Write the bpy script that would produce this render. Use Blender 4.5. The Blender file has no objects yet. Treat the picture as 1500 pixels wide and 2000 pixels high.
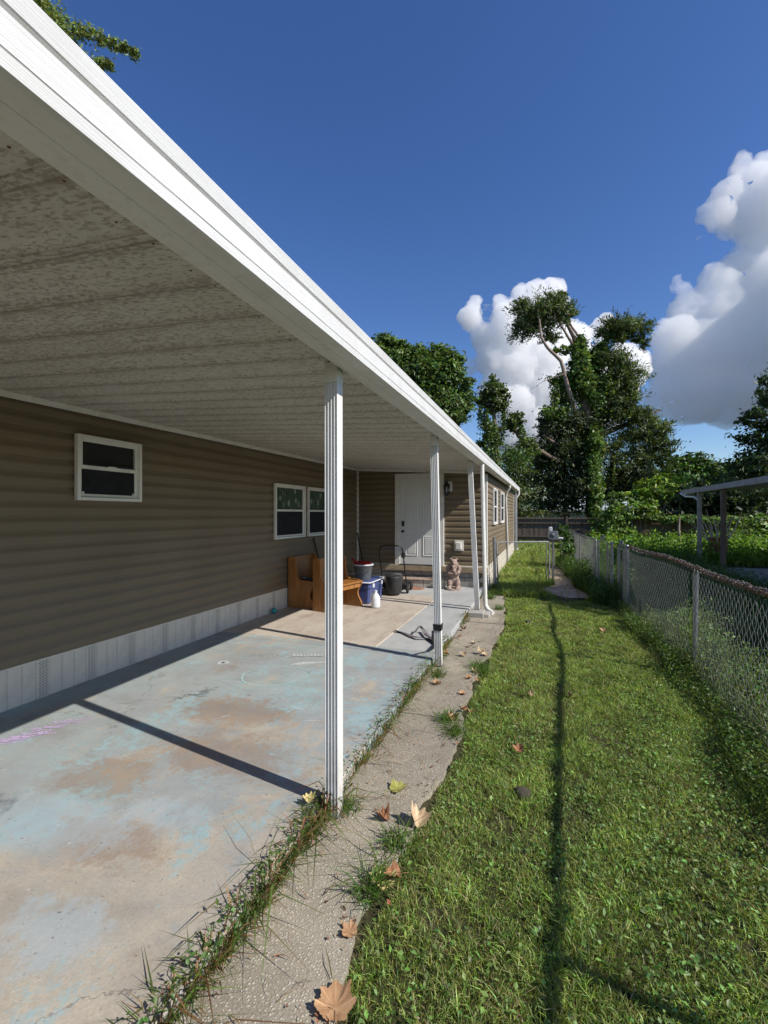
import bpy, math, random
import numpy as np
from mathutils import Vector, Matrix, Euler
random.seed(7)
rng = np.random.default_rng(7)
R = math.radians
C = bpy.context.scene
COL = C.collection

# ------------------------------------------------------------------ camera, sky, sun, exposure
PSI = math.atan(307 / 906)          # the lens looks this far to the side of the house's long axis
EYE = 1.62
cd = bpy.data.cameras.new('camera')
cam = bpy.data.objects.new('camera', cd)
COL.objects.link(cam)
cam.location = (0, 0, EYE)
cam.rotation_euler = (R(90), 0, PSI)
cd.sensor_fit = 'HORIZONTAL'
cd.sensor_width = 36
cd.lens = 36 * 906 / 1500
cd.shift_y = 4 / 1500
cd.clip_start = 0.05
cd.clip_end = 20000
C.camera = cam

SUN_DIR = Vector((2.85, -0.59, 2.42)).normalized()
SUN_EL = math.asin(SUN_DIR.z)
SUN_AZ = math.atan2(SUN_DIR.x, SUN_DIR.y)
w = bpy.data.worlds.new('World')
C.world = w
w.use_nodes = True
wn = w.node_tree
wn.nodes.clear()
sky = wn.nodes.new('ShaderNodeTexSky')
sky.sky_type = 'NISHITA'
sky.sun_disc = False
sky.sun_elevation = SUN_EL
sky.sun_rotation = SUN_AZ
sky.altitude = 0
sky.air_density = 1.0
sky.dust_density = 0.3
sky.ozone_density = 3.5
bg = wn.nodes.new('ShaderNodeBackground')
bg.inputs['Strength'].default_value = 0.118
wo = wn.nodes.new('ShaderNodeOutputWorld')
hsv = wn.nodes.new('ShaderNodeHueSaturation')
hsv.inputs['Hue'].default_value = 0.512
hsv.inputs['Saturation'].default_value = 1.2
hsv.inputs['Value'].default_value = 1.0
wn.links.new(sky.outputs[0], hsv.inputs['Color'])
wn.links.new(hsv.outputs[0], bg.inputs['Color'])
wn.links.new(bg.outputs[0], wo.inputs['Surface'])
sd = bpy.data.lights.new('sun', 'SUN')
sd.energy = 4.9
sd.angle = R(0.53)
sd.color = (1.0, 0.94, 0.85)
sun = bpy.data.objects.new('sun', sd)
COL.objects.link(sun)
sun.rotation_euler = SUN_DIR.to_track_quat('Z', 'Y').to_euler()
sun.location = (20, -5, 20)
C.view_settings.view_transform = 'Standard'
C.view_settings.look = 'None'
C.view_settings.exposure = 0.25
C.view_settings.gamma = 1.0
C.view_settings.use_curve_mapping = False
C.cycles.max_bounces = 24
C.cycles.volume_bounces = 24
C.cycles.transparent_max_bounces = 12

cs, sn = math.cos(PSI), math.sin(PSI)
def at(px, py, d):
    """point seen at that pixel, d metres in front of the lens"""
    r = (px - 750) / 906
    return Vector((d * (cs * r - sn), d * (sn * r + cs), EYE - (py - 1004) / 906 * d))

# ------------------------------------------------------------------ node helpers
class NT:
    def __init__(s, name):
        s.m = bpy.data.materials.new(name)
        s.m.use_nodes = True
        s.t = s.m.node_tree
        s.t.nodes.clear()
        s.out = s.t.nodes.new('ShaderNodeOutputMaterial')
        s._co = None
    def n(s, typ, ins=None, **kw):
        nd = s.t.nodes.new(typ)
        for k, v in kw.items(): setattr(nd, k, v)
        for k, v in (ins or {}).items():
            s.put(nd.inputs[k], v)
        return nd
    def put(s, sock, v):
        if isinstance(v, bpy.types.NodeSocket): s.t.links.new(v, sock)
        elif isinstance(v, bpy.types.Node): s.t.links.new(v.outputs[0], sock)
        else:
            if sock.type == 'RGBA' and len(v) == 3: v = (*v, 1)
            sock.default_value = v
    @property
    def co(s):
        if s._co is None:
            s._co = s.n('ShaderNodeTexCoord').outputs['Object']
        return s._co
    def mapped(s, scale=(1, 1, 1), loc=(0, 0, 0), rot=(0, 0, 0)):
        return s.n('ShaderNodeMapping', {'Vector': s.co, 'Scale': scale, 'Location': loc, 'Rotation': rot}).outputs[0]
    def noise(s, scale, detail=4, rough=0.55, vec=None, dist=0.0):
        return s.n('ShaderNodeTexNoise', {'Vector': vec if vec is not None else s.co, 'Scale': scale, 'Detail': detail, 'Roughness': rough, 'Distortion': dist}).outputs[0]
    def ramp(s, fac, a, b, lo=(0, 0, 0), hi=(1, 1, 1)):
        nd = s.n('ShaderNodeMapRange', {'Value': fac, 'From Min': a, 'From Max': b}, clamp=True)
        return nd.outputs[0]
    def mix(s, fac, a, b, mode='MIX'):
        nd = s.n('ShaderNodeMix', data_type='RGBA', blend_type=mode)
        s.put(nd.inputs[0], fac); s.put(nd.inputs[6], a); s.put(nd.inputs[7], b)
        return nd.outputs[2]
    def math(s, op, a, b=0.0, clamp=False):
        nd = s.n('ShaderNodeMath', operation=op, use_clamp=clamp)
        s.put(nd.inputs[0], a); s.put(nd.inputs[1], b)
        return nd.outputs[0]
    def xyz(s, vec=None):
        return s.n('ShaderNodeSeparateXYZ', {0: vec if vec is not None else s.co}).outputs
    def bump(s, h, strength=0.3, dist=0.01):
        return s.n('ShaderNodeBump', {'Height': h, 'Strength': strength, 'Distance': dist}).outputs[0]
    def principled(s, col, rough=0.6, metal=0.0, normal=None, spec=0.5, **ex):
        p = s.n('ShaderNodeBsdfPrincipled', {'Base Color': col, 'Roughness': rough, 'Metallic': metal, 'Specular IOR Level': spec})
        for k, v in ex.items(): s.put(p.inputs[k], v)
        if normal is not None: s.put(p.inputs['Normal'], normal)
        s.t.links.new(p.outputs[0], s.out.inputs['Surface'])
        return s.m

def simple(name, col, rough=0.6, var=0.15, scale=8.0, metal=0.0, bump=0.0, spec=0.4, dirt=None, dirt_amt=0.5, vec_scale=None):
    t = NT(name)
    v = t.mapped(vec_scale) if vec_scale else None
    n = t.noise(scale, 5, 0.6, v)
    dark = tuple(c * (1 - var) for c in col); lite = tuple(min(1, c * (1 + var)) for c in col)
    c = t.mix(t.ramp(n, 0.3, 0.7), dark, lite)
    if dirt:
        d = t.noise(scale * 0.6 + 1.3, 7, 0.7, v)
        c = t.mix(t.math('MULTIPLY', t.ramp(d, 0.5, 0.72), dirt_amt), c, dirt)
    nm = t.bump(t.noise(scale * 6, 4, 0.6, v), bump, 0.01) if bump else None
    return t.principled(c, rough, metal, nm, spec)

def leafmat(name, trans=0.35, gloss=0.06, rough=0.45):
    t = NT(name)
    a = t.n('ShaderNodeAttribute', attribute_name='col').outputs['Color']
    d = t.n('ShaderNodeBsdfDiffuse', {'Color': a})
    tc = t.mix(1.0, a, (1.35, 1.25, 0.55), 'MULTIPLY')
    tr = t.n('ShaderNodeBsdfTranslucent', {'Color': tc})
    g = t.n('ShaderNodeBsdfGlossy', {'Color': (0.9, 0.95, 0.9), 'Roughness': rough})
    m1 = t.n('ShaderNodeMixShader', {0: trans, 1: d, 2: tr})
    m2 = t.n('ShaderNodeMixShader', {0: gloss, 1: m1.outputs[0], 2: g})
    t.t.links.new(m2.outputs[0], t.out.inputs['Surface'])
    return t.m

# ------------------------------------------------------------------ mesh helpers
BASE = {}
def thing(name, label, cat, loc=(0, 0, 0), world=True, group=None, kind=None):
    o = bpy.data.objects.new(name, None)
    o.empty_display_size = 0.2
    COL.objects.link(o)
    o.location = loc
    BASE[o.name] = Vector(loc) if world else Vector((0, 0, 0))
    tag(o, label, cat, group, kind)
    return o
def tag(o, label=None, cat=None, group=None, kind=None):
    if label: o['label'] = label
    if cat: o['category'] = cat
    if group: o['group'] = group
    if kind: o['kind'] = kind
    return o
def link(name, me, parent=None):
    o = bpy.data.objects.new(name, me)
    COL.objects.link(o)
    if parent is not None:
        o.parent = parent
        BASE[o.name] = BASE.get(parent.name, Vector((0, 0, 0)))
    return o

class MB:
    def __init__(s): s.v = []; s.f = []; s.sm = []
    def add(s, vs, fs, smooth=False):
        k = len(s.v)
        s.v += [tuple(v) for v in vs]
        s.f += [tuple(i + k for i in f) for f in fs]
        s.sm += [smooth] * len(fs)
        return s
    def box(s, x0, x1, y0, y1, z0, z1):
        return s.add([(x0,y0,z0),(x1,y0,z0),(x1,y1,z0),(x0,y1,z0),(x0,y0,z1),(x1,y0,z1),(x1,y1,z1),(x0,y1,z1)],
                     [(0,3,2,1),(4,5,6,7),(0,1,5,4),(1,2,6,5),(2,3,7,6),(3,0,4,7)])
    def cbox(s, x0, x1, y0, y1, z0, z1, b=0.004):
        """box with its edges chamfered"""
        vs = []
        for z, i in ((z0, b), (z0 + b, 0), (z1 - b, 0), (z1, b)):
            X0, X1, Y0, Y1 = x0 + i, x1 - i, y0 + i, y1 - i
            k = b if i == 0 else b * 0.6
            vs += [(X0+k,Y0,z),(X1-k,Y0,z),(X1,Y0+k,z),(X1,Y1-k,z),(X1-k,Y1,z),(X0+k,Y1,z),(X0,Y1-k,z),(X0,Y0+k,z)]
        fs = [tuple(range(7, -1, -1)), tuple(range(24, 32))]
        for r in range(3):
            for i in range(8):
                j = (i + 1) % 8
                fs.append((r*8+i, r*8+j, r*8+8+j, r*8+8+i))
        return s.add(vs, fs)
    def prism(s, poly, f0, f1):
        """poly: list of 2-D points; f0, f1: functions from a 2-D point to the two end faces"""
        n = len(poly)
        vs = [f0(p) for p in poly] + [f1(p) for p in poly]
        fs = [tuple(range(n - 1, -1, -1)), tuple(range(n, 2 * n))]
        for i in range(n):
            j = (i + 1) % n
            fs.append((i, j, n + j, n + i))
        return s.add(vs, fs)
    def tube(s, pts, rad, n=8, caps=True, smooth=True):
        pts = [Vector(p) for p in pts]
        if not hasattr(rad, '__len__'): rad = [rad] * len(pts)
        vs = []; fs = []
        up = Vector((0.13, 0.27, 0.95))
        prev = None
        for i, p in enumerate(pts):
            a = pts[max(0, i - 1)]; b = pts[min(len(pts) - 1, i + 1)]
            t = (b - a).normalized()
            if prev is None:
                u = t.cross(up)
                if u.length < 0.05: u = t.cross(Vector((1, 0, 0)))
            else:
                u = prev - t * prev.dot(t)
            u.normalize(); prev = u
            v = t.cross(u)
            for k in range(n):
                an = 2 * math.pi * k / n
                vs.append(p + (u * math.cos(an) + v * math.sin(an)) * rad[i])
        for i in range(len(pts) - 1):
            for k in range(n):
                j = (k + 1) % n
                fs.append((i*n+k, i*n+j, (i+1)*n+j, (i+1)*n+k))
        s.add(vs, fs, smooth)
        if caps:
            s.add([vs[k] for k in range(n)], [tuple(range(n - 1, -1, -1))])
            s.add([vs[(len(pts)-1)*n + k] for k in range(n)], [tuple(range(n))])
        return s
    def lathe(s, prof, c=(0, 0, 0), n=20, smooth=True, sx=1, sy=1, caps=True):
        vs = []; fs = []
        for r, z in prof:
            for k in range(n):
                a = 2 * math.pi * k / n
                vs.append((c[0] + r * math.cos(a) * sx, c[1] + r * math.sin(a) * sy, c[2] + z))
        for i in range(len(prof) - 1):
            for k in range(n):
                j = (k + 1) % n
                fs.append((i*n+k, i*n+j, (i+1)*n+j, (i+1)*n+k))
        s.add(vs, fs, smooth)
        if caps:
            m = (len(prof) - 1) * n
            s.add(vs[:n], [tuple(range(n - 1, -1, -1))])
            s.add(vs[m:m + n], [tuple(range(n))])
        return s
    def sphere(s, c, r, n=12, m=8, smooth=True):
        if not hasattr(r, '__len__'): r = (r, r, r)
        vs = [(c[0], c[1], c[2] - r[2])]
        for i in range(1, m):
            th = math.pi * i / m
            for k in range(n):
                a = 2 * math.pi * k / n
                vs.append((c[0] + r[0]*math.sin(th)*math.cos(a), c[1] + r[1]*math.sin(th)*math.sin(a), c[2] - r[2]*math.cos(th)))
        vs.append((c[0], c[1], c[2] + r[2]))
        fs = [(0, 1 + (k+1) % n, 1 + k) for k in range(n)]
        for i in range(m - 2):
            for k in range(n):
                j = (k + 1) % n
                fs.append((1+i*n+k, 1+i*n+j, 1+(i+1)*n+j, 1+(i+1)*n+k))
        L = len(vs) - 1
        fs += [(L, 1+(m-2)*n+k, 1+(m-2)*n+(k+1) % n) for k in range(n)]
        return s.add(vs, fs, smooth)
    def mesh(s, name, mat, off=Vector((0, 0, 0))):
        me = bpy.data.meshes.new(name)
        me.from_pydata([(v[0]-off[0], v[1]-off[1], v[2]-off[2]) for v in s.v], [], s.f)
        me.polygons.foreach_set('use_smooth', s.sm)
        me.materials.append(mat)
        me.update()
        return me
    def build(s, name, mat, parent=None):
        off = BASE.get(parent.name, Vector((0, 0, 0))) if parent is not None else Vector((0, 0, 0))
        return link(name, s.mesh(name, mat, off), parent)

def np_mesh(name, verts, faces_flat, loop_start, loop_total, mat, cols=None, parent=None, off=None):
    me = bpy.data.meshes.new(name)
    verts = np.asarray(verts, np.float32)
    if off is None and parent is not None: off = BASE.get(parent.name)
    if off is not None: verts = verts - np.array(off, np.float32)
    me.vertices.add(len(verts)); me.vertices.foreach_set('co', verts.ravel())
    me.loops.add(len(faces_flat)); me.loops.foreach_set('vertex_index', np.asarray(faces_flat, np.int32))
    me.polygons.add(len(loop_start)); me.polygons.foreach_set('loop_start', np.asarray(loop_start, np.int32))
    try: me.polygons.foreach_set('loop_total', np.asarray(loop_total, np.int32))
    except Exception: pass
    if cols is not None:
        at_ = me.attributes.new('col', 'FLOAT_COLOR', 'POINT')
        c4 = np.ones((len(verts), 4), np.float32); c4[:, :3] = cols
        at_.data.foreach_set('color', c4.ravel())
    me.materials.append(mat)
    me.update(calc_edges=True)
    return link(name, me, parent)

def norm(a): return a / np.maximum(np.linalg.norm(a, axis=1, keepdims=True), 1e-9)

def blades(base, h, wd, lean, droop, col):
    """grass blades: base (n,3), h, wd, lean (n,2) sideways run per height, droop; returns verts(5n), colours"""
    n = len(base)
    ang = rng.uniform(0, 2*np.pi, n)
    side = np.stack([np.cos(ang), np.sin(ang), np.zeros(n)], 1) * (wd[:, None] / 2)
    l3 = np.concatenate([lean, np.zeros((n, 1))], 1)
    mid = base + l3 * (h * 0.4)[:, None] + np.array([0, 0, 1.0]) * (h * 0.62)[:, None]
    tip = base + l3 * (h * 1.15)[:, None] + np.array([0, 0, 1.0]) * (h * (1.0 - droop))[:, None]
    V = np.stack([base - side*0.8, base + side*0.8, mid + side, mid - side, tip], 1).reshape(-1, 3)
    cc = np.repeat(col, 5, 0)
    k = (np.arange(n) * 5)[:, None]
    F = (k + np.array([[0, 1, 2, 3, 3, 2, 4]])).ravel()
    return V, F, cc, n
def blade_mesh(name, parts, mat, parent=None):
    Vs, Fs, Cs, N = [], [], [], 0
    o = 0
    for V, F, cc, n in parts:
        Vs.append(V); Fs.append(F + o); Cs.append(cc); o += len(V); N += n
    ls = (np.arange(N) * 7)[:, None] + np.array([[0, 4]])
    lt = np.tile([4, 3], N)
    return np_mesh(name, np.concatenate(Vs), np.concatenate(Fs), ls.ravel(), lt, mat, np.concatenate(Cs), parent)

def cards(pos, nrm, ln, wd, col, fold=0.25, along=None):
    """leaf cards: four corners, folded on the midrib"""
    n = len(pos)
    nrm = norm(nrm)
    a = rng.normal(size=(n, 3)) if along is None else along + rng.normal(size=(n, 3)) * 0.35
    a = a - nrm * np.sum(a * nrm, 1, keepdims=True)
    a = norm(a)
    b = np.cross(nrm, a)
    L = ln[:, None]; W = wd[:, None]
    lift = nrm * W * fold
    V = np.stack([pos - a*L*0.5, pos + b*W*0.5 + lift - a*L*0.05, pos + a*L*0.5, pos - b*W*0.5 + lift - a*L*0.05], 1).reshape(-1, 3)
    cc = np.repeat(col, 4, 0)
    k = (np.arange(n) * 4)[:, None]
    F = (k + np.array([[0, 1, 2, 0, 2, 3]])).ravel()
    return V, F, cc, n
def card_mesh(name, parts, mat, parent=None):
    Vs, Fs, Cs, N = [], [], [], 0
    o = 0
    for V, F, cc, n in parts:
        Vs.append(V); Fs.append(F + o); Cs.append(cc); o += len(V); N += n
    ls = np.arange(N * 2) * 3
    return np_mesh(name, np.concatenate(Vs), np.concatenate(Fs), ls, np.full(N*2, 3), mat, np.concatenate(Cs), parent)
def tints(n, col, var=0.25, hue=0.12):
    c = np.array(col)[None, :] * (1 + rng.normal(size=(n, 1)) * var).clip(0.35, 1.9)
    c = c * (1 + rng.normal(size=(n, 3)) * hue).clip(0.5, 1.6)
    return c.clip(0.004, 0.9)
def clump_leaves(center, radii, n, ln, wd, col, up=0.35, spread=0.16, per=26, shell=0.5, hang=0.0, along=None):
    """leaves in little clumps spread through an ellipsoid"""
    k = max(3, n // per)
    d = norm(rng.normal(size=(k, 3)))
    r = rng.uniform(0, 1, (k, 1)) ** (1/3)
    r = np.where(rng.uniform(size=(k, 1)) < shell * 0.7, 0.62 + 0.55 * rng.uniform(size=(k, 1)), r)
    cc = d * r
    idx = rng.integers(0, k, n)
    size = (0.5 + rng.gamma(2.0, 0.35, (k, 1))).clip(0.4, 2.0)
    sp = rng.normal(size=(n, 3)) * spread * np.array([1, 1, 0.6]) * size[idx]
    if along is not None:
        sp = sp * 0.7 + d[idx] * rng.normal(size=(n, 1)) * spread * 1.3 + np.array([0, 0, 1.0]) * np.abs(rng.normal(size=(n, 1))) * spread * 0.5
    p = (cc[idx] + sp) * np.array(radii)
    if hang:
        p[:, 2] -= np.abs(rng.normal(size=n)) * hang
    pos = p + np.array(center)
    nr = norm(p / np.array(radii)) * 0.6 + rng.normal(size=(n, 3)) * 0.6 + np.array([0, 0, up])
    tone = (1 + rng.normal(size=(k, 1)) * 0.22).clip(0.5, 1.6)
    col_ = tints(n, col) * tone[idx]
    l = ln * rng.uniform(0.6, 1.4, n); w_ = wd * rng.uniform(0.6, 1.4, n)
    al = None
    if along is not None:
        al = norm(p / np.array(radii)) + np.array(along)
    return cards(pos, nr, l, w_, col_, along=al)

# ------------------------------------------------------------------ materials
M = {}
def white_metal():
    t = NT('white_metal')
    n = t.noise(3, 6, 0.65); f = t.noise(1.0, 5, 0.65, t.mapped((30, 30, 2.2)))
    c = t.mix(t.math('MULTIPLY', t.ramp(n, 0.48, 0.72), 0.35), (0.70, 0.70, 0.69), (0.45, 0.43, 0.38))
    c = t.mix(t.math('MULTIPLY', t.ramp(f, 0.52, 0.70), 0.28), c, (0.40, 0.37, 0.31))
    low = t.math('MULTIPLY', t.ramp(t.xyz()[2], 0.38, -0.05), t.ramp(t.noise(14, 5, 0.7), 0.36, 0.62))
    c = t.mix(t.math('MULTIPLY', low, 0.7), c, (0.30, 0.25, 0.18))
    return t.principled(c, 0.45, 0, t.bump(n, 0.08, 0.004), 0.4)
M['white_metal'] = white_metal()
M['white_trim'] = simple('white_trim', (0.70, 0.69, 0.65), 0.5, 0.06, 5, dirt=(0.40, 0.36, 0.29), dirt_amt=0.45)
M['vinyl_white'] = simple('vinyl_white', (0.64, 0.585, 0.50), 0.45, 0.05, 4, dirt=(0.35, 0.34, 0.32), dirt_amt=0.4)
M['white_door'] = simple('white_door', (0.66, 0.67, 0.66), 0.4, 0.03, 2, dirt=(0.48, 0.46, 0.42), dirt_amt=0.3)
def fascia_mat():
    t = NT('fascia_paint')
    v = t.mapped((40, 1.2, 90))
    g = t.noise(3.0, 4, 0.6, v)
    n = t.noise(2.2, 5, 0.6)
    c = t.mix(t.ramp(n, 0.45, 0.8), (0.68, 0.68, 0.67), (0.56, 0.55, 0.52))
    c = t.mix(t.math('MULTIPLY', t.ramp(g, 0.35, 0.7), 0.12), c, (0.5, 0.5, 0.5))
    return t.principled(c, 0.45, 0, t.bump(g, 0.5, 0.004))
M['fascia'] = fascia_mat()
def ceiling_mat():
    t = NT('mildewed_ceiling')
    p = t.xyz()
    sp = t.noise(1.0, 3, 0.55, t.mapped((34, 75, 40)))
    sp2 = t.noise(1.0, 3, 0.6, t.mapped((12, 26, 20), (5, 1, 0)))
    patch = t.noise(1.1, 5, 0.6)
    fr = t.math('FRACT', t.math('DIVIDE', t.math('ADD', p[1], 2.98), 0.29))
    seam = t.math('ABSOLUTE', t.math('SUBTRACT', fr, 0.5))          # 0.5 at the seams
    near = t.ramp(p[1], 9.0, 1.5)
    add = t.math('ADD', t.math('MULTIPLY', patch, 0.22), t.math('MULTIPLY', t.ramp(seam, 0.25, 0.5), 0.07))
    add = t.math('ADD', add, t.math('MULTIPLY', near, 0.05))
    m = t.ramp(t.math('ADD', sp, add), 0.66, 0.76)
    m2 = t.ramp(t.math('ADD', sp2, add), 0.66, 0.86)
    c = t.mix(t.math('MULTIPLY', m, 0.55), (0.55, 0.53, 0.485), (0.15, 0.12, 0.09))
    c = t.mix(t.math('MULTIPLY', m2, 0.40), c, (0.22, 0.18, 0.13))
    c = t.mix(t.math('MULTIPLY', t.ramp(seam, 0.30, 0.5), 0.22), c, (0.26, 0.21, 0.15))
    c = t.mix(t.math('MULTIPLY', t.ramp(seam, 0.474, 0.490), 0.42), c, (0.12, 0.095, 0.07))
    drip = t.noise(1.0, 4, 0.6, t.mapped((1.2, 14, 1), (3, 0, 0)))
    c = t.mix(t.math('MULTIPLY', t.ramp(drip, 0.5, 0.75), 0.22), c, (0.30, 0.25, 0.18))
    return t.principled(c, 0.5, 0, t.bump(sp, 0.05, 0.002))
M['ceiling'] = ceiling_mat()
def siding_mat():
    t = NT('taupe_vinyl')
    v = t.mapped((60, 2, 60)); n = t.noise(1.5, 4, 0.6, v)
    b = t.noise(0.8, 4, 0.6)
    c = t.mix(t.ramp(b, 0.3, 0.7), (0.160, 0.121, 0.074), (0.195, 0.150, 0.096))
    c = t.mix(t.math('MULTIPLY', t.ramp(n, 0.4, 0.7), 0.15), c, (0.14, 0.11, 0.075))
    return t.principled(c, 0.5, 0, t.bump(n, 0.12, 0.002))
M['siding'] = siding_mat()
M['glass'] = (lambda t: t.principled((0.02, 0.025, 0.03), 0.04, 0, None, 0.5))(NT('dark_window_glass'))
def curtain_mat():
    t = NT('leafy_curtain')
    v = t.n('ShaderNodeTexVoronoi', {'Vector': t.mapped((9, 9, 6)), 'Scale': 1.0, 'Randomness': 1.0})
    n = t.noise(6, 3, 0.5)
    c = t.mix(t.ramp(v.outputs['Distance'], 0.22, 0.42), (0.38, 0.40, 0.33), (0.055, 0.095, 0.055))
    c = t.mix(t.ramp(n, 0.48, 0.66), c, (0.035, 0.06, 0.04))
    return t.principled(c, 0.9)
M['curtain'] = curtain_mat()
M['darkroom'] = simple('dark_interior', (0.012, 0.012, 0.013), 0.9, 0.1)
def pane_mat():
    t = NT('clear_pane')
    g = t.n('ShaderNodeBsdfGlossy', {'Color': (0.45, 0.47, 0.48), 'Roughness': 0.02})
    tr = t.n('ShaderNodeBsdfTransparent', {'Color': (0.93, 0.95, 0.94)})
    fr = t.n('ShaderNodeLayerWeight', {'Blend': 0.5}).outputs['Facing']
    fr = t.math('ADD', t.math('MULTIPLY', t.math('POWER', fr, 5.0), 0.6), 0.035)
    m = t.n('ShaderNodeMixShader', {0: fr, 1: tr.outputs[0], 2: g.outputs[0]})
    t.t.links.new(m.outputs[0], t.out.inputs['Surface'])
    return t.m
M['pane'] = pane_mat()
M['screen'] = simple('insect_screen', (0.018, 0.019, 0.022), 0.7, 0.3, 14, spec=0.15)
M['black'] = simple('black_paint', (0.015, 0.015, 0.016), 0.45, 0.2)
M['black_plastic'] = simple('black_plastic', (0.025, 0.026, 0.028), 0.5, 0.2, 10, dirt=(0.09, 0.085, 0.08), dirt_amt=0.5)
M['galv'] = simple('galvanised_steel', (0.29, 0.30, 0.315), 0.42, 0.25, 14, metal=0.8, dirt=(0.22, 0.21, 0.2), dirt_amt=0.6)
M['wire'] = simple('fence_wire', (0.33, 0.345, 0.35), 0.5, 0.2, 10, metal=0.4)
M['dullpipe'] = simple('dull_pipe', (0.22, 0.225, 0.23), 0.65, 0.25, 14, metal=0.3)
M['rust'] = simple('rusty_steel', (0.22, 0.105, 0.055), 0.8, 0.35, 20, metal=0.2, bump=0.3, dirt=(0.30, 0.27, 0.25), dirt_amt=0.7)
M['stone'] = simple('grey_block', (0.30, 0.285, 0.265), 0.85, 0.2, 9, bump=0.4, dirt=(0.16, 0.14, 0.11), dirt_amt=0.6)
M['pale_stone'] = simple('pale_block', (0.50, 0.465, 0.39), 0.85, 0.15, 7, bump=0.4, dirt=(0.25, 0.22, 0.16), dirt_amt=0.6)
M['oldwood'] = simple('weathered_timber', (0.34, 0.27, 0.18), 0.8, 0.3, 5, bump=0.3, vec_scale=(1, 1, 6), dirt=(0.14, 0.10, 0.06), dirt_amt=0.7)
def oak_mat():
    t = NT('varnished_pine')
    v = t.mapped((14, 14, 1.6)); n = t.noise(1.6, 5, 0.6, v, 0.8)
    c = t.mix(t.ramp(n, 0.3, 0.7), (0.235, 0.095, 0.024), (0.38, 0.17, 0.048))
    return t.principled(c, 0.32, 0, t.bump(n, 0.06, 0.002))
M['pine'] = oak_mat()
M['blue'] = simple('blue_plastic', (0.055, 0.075, 0.20), 0.4, 0.12, 6, dirt=(0.10, 0.11, 0.17), dirt_amt=0.4)
M['grey_plastic'] = simple('grey_plastic', (0.10, 0.11, 0.115), 0.45, 0.12, 6)
M['pale_grey'] = simple('pale_grey_plastic', (0.60, 0.62, 0.66), 0.4, 0.05, 6)
M['red'] = simple('red_plastic', (0.36, 0.02, 0.02), 0.4, 0.15, 6)
def jug_mat():
    t = NT('milky_plastic')
    return t.principled((0.80, 0.84, 0.86), 0.3, 0, None, 0.4, **{'Transmission Weight': 0.25, 'Subsurface Weight': 0.0})
M['jug'] = jug_mat()
M['terracotta'] = simple('terracotta', (0.38, 0.29, 0.245), 0.9, 0.3, 34, bump=1.0, dirt=(0.12, 0.045, 0.04), dirt_amt=0.9)
M['cream'] = simple('cream_stone', (0.62, 0.57, 0.48), 0.9, 0.2, 14, bump=0.5)
M['redmat'] = simple('faded_red_mat', (0.33, 0.15, 0.10), 0.95, 0.25, 20, bump=0.4)
M['fabric'] = simple('grey_webbing', (0.15, 0.13, 0.145), 0.9, 0.25, 30, bump=0.3)
M['teal'] = simple('teal_rubber', (0.04, 0.30, 0.30), 0.5, 0.15, 8)
M['concrete'] = simple('grey_concrete', (0.36, 0.345, 0.315), 0.9, 0.18, 6, bump=0.35, dirt=(0.2, 0.185, 0.155), dirt_amt=0.6)
def chalk(name, col):
    t = NT(name)
    n = t.noise(70, 4, 0.75)
    d = t.n('ShaderNodeBsdfDiffuse', {'Color': (*col, 1)})
    tr = t.n('ShaderNodeBsdfTransparent')
    m = t.n('ShaderNodeMixShader', {0: t.math('MULTIPLY', t.ramp(n, 0.36, 0.54), 0.9), 1: tr, 2: d})
    t.t.links.new(m.outputs[0], t.out.inputs['Surface'])
    return t.m
M['chalk_white'] = chalk('chalk_white', (0.66, 0.70, 0.70))
M['chalk_aqua'] = chalk('chalk_aqua', (0.42, 0.62, 0.62))
M['chalk_purple'] = chalk('chalk_purple', (0.55, 0.43, 0.66))
M['bark'] = simple('rough_bark', (0.16, 0.12, 0.09), 0.95, 0.3, 6, bump=0.8, vec_scale=(4, 4, 1))
M['palebark'] = simple('pale_bark', (0.27, 0.21, 0.165), 0.9, 0.25, 5, bump=0.5, vec_scale=(4, 4, 1))
M['fencewood'] = simple('grey_fence_board', (0.135, 0.105, 0.08), 0.9, 0.3, 5, bump=0.4, vec_scale=(3, 3, 0.8))
M['palewood'] = simple('pale_fence_board', (0.33, 0.27, 0.17), 0.9, 0.3, 5, bump=0.4, vec_scale=(3, 3, 0.8))
M['deadwood'] = simple('dead_wood', (0.50, 0.44, 0.36), 0.9, 0.2, 6)
M['leaf'] = leafmat('tree_leaf', 0.36, 0.03)
M['blade'] = leafmat('grass_blade', 0.42, 0.025)
M['drymat'] = leafmat('dry_leaf', 0.15, 0.02)
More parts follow.
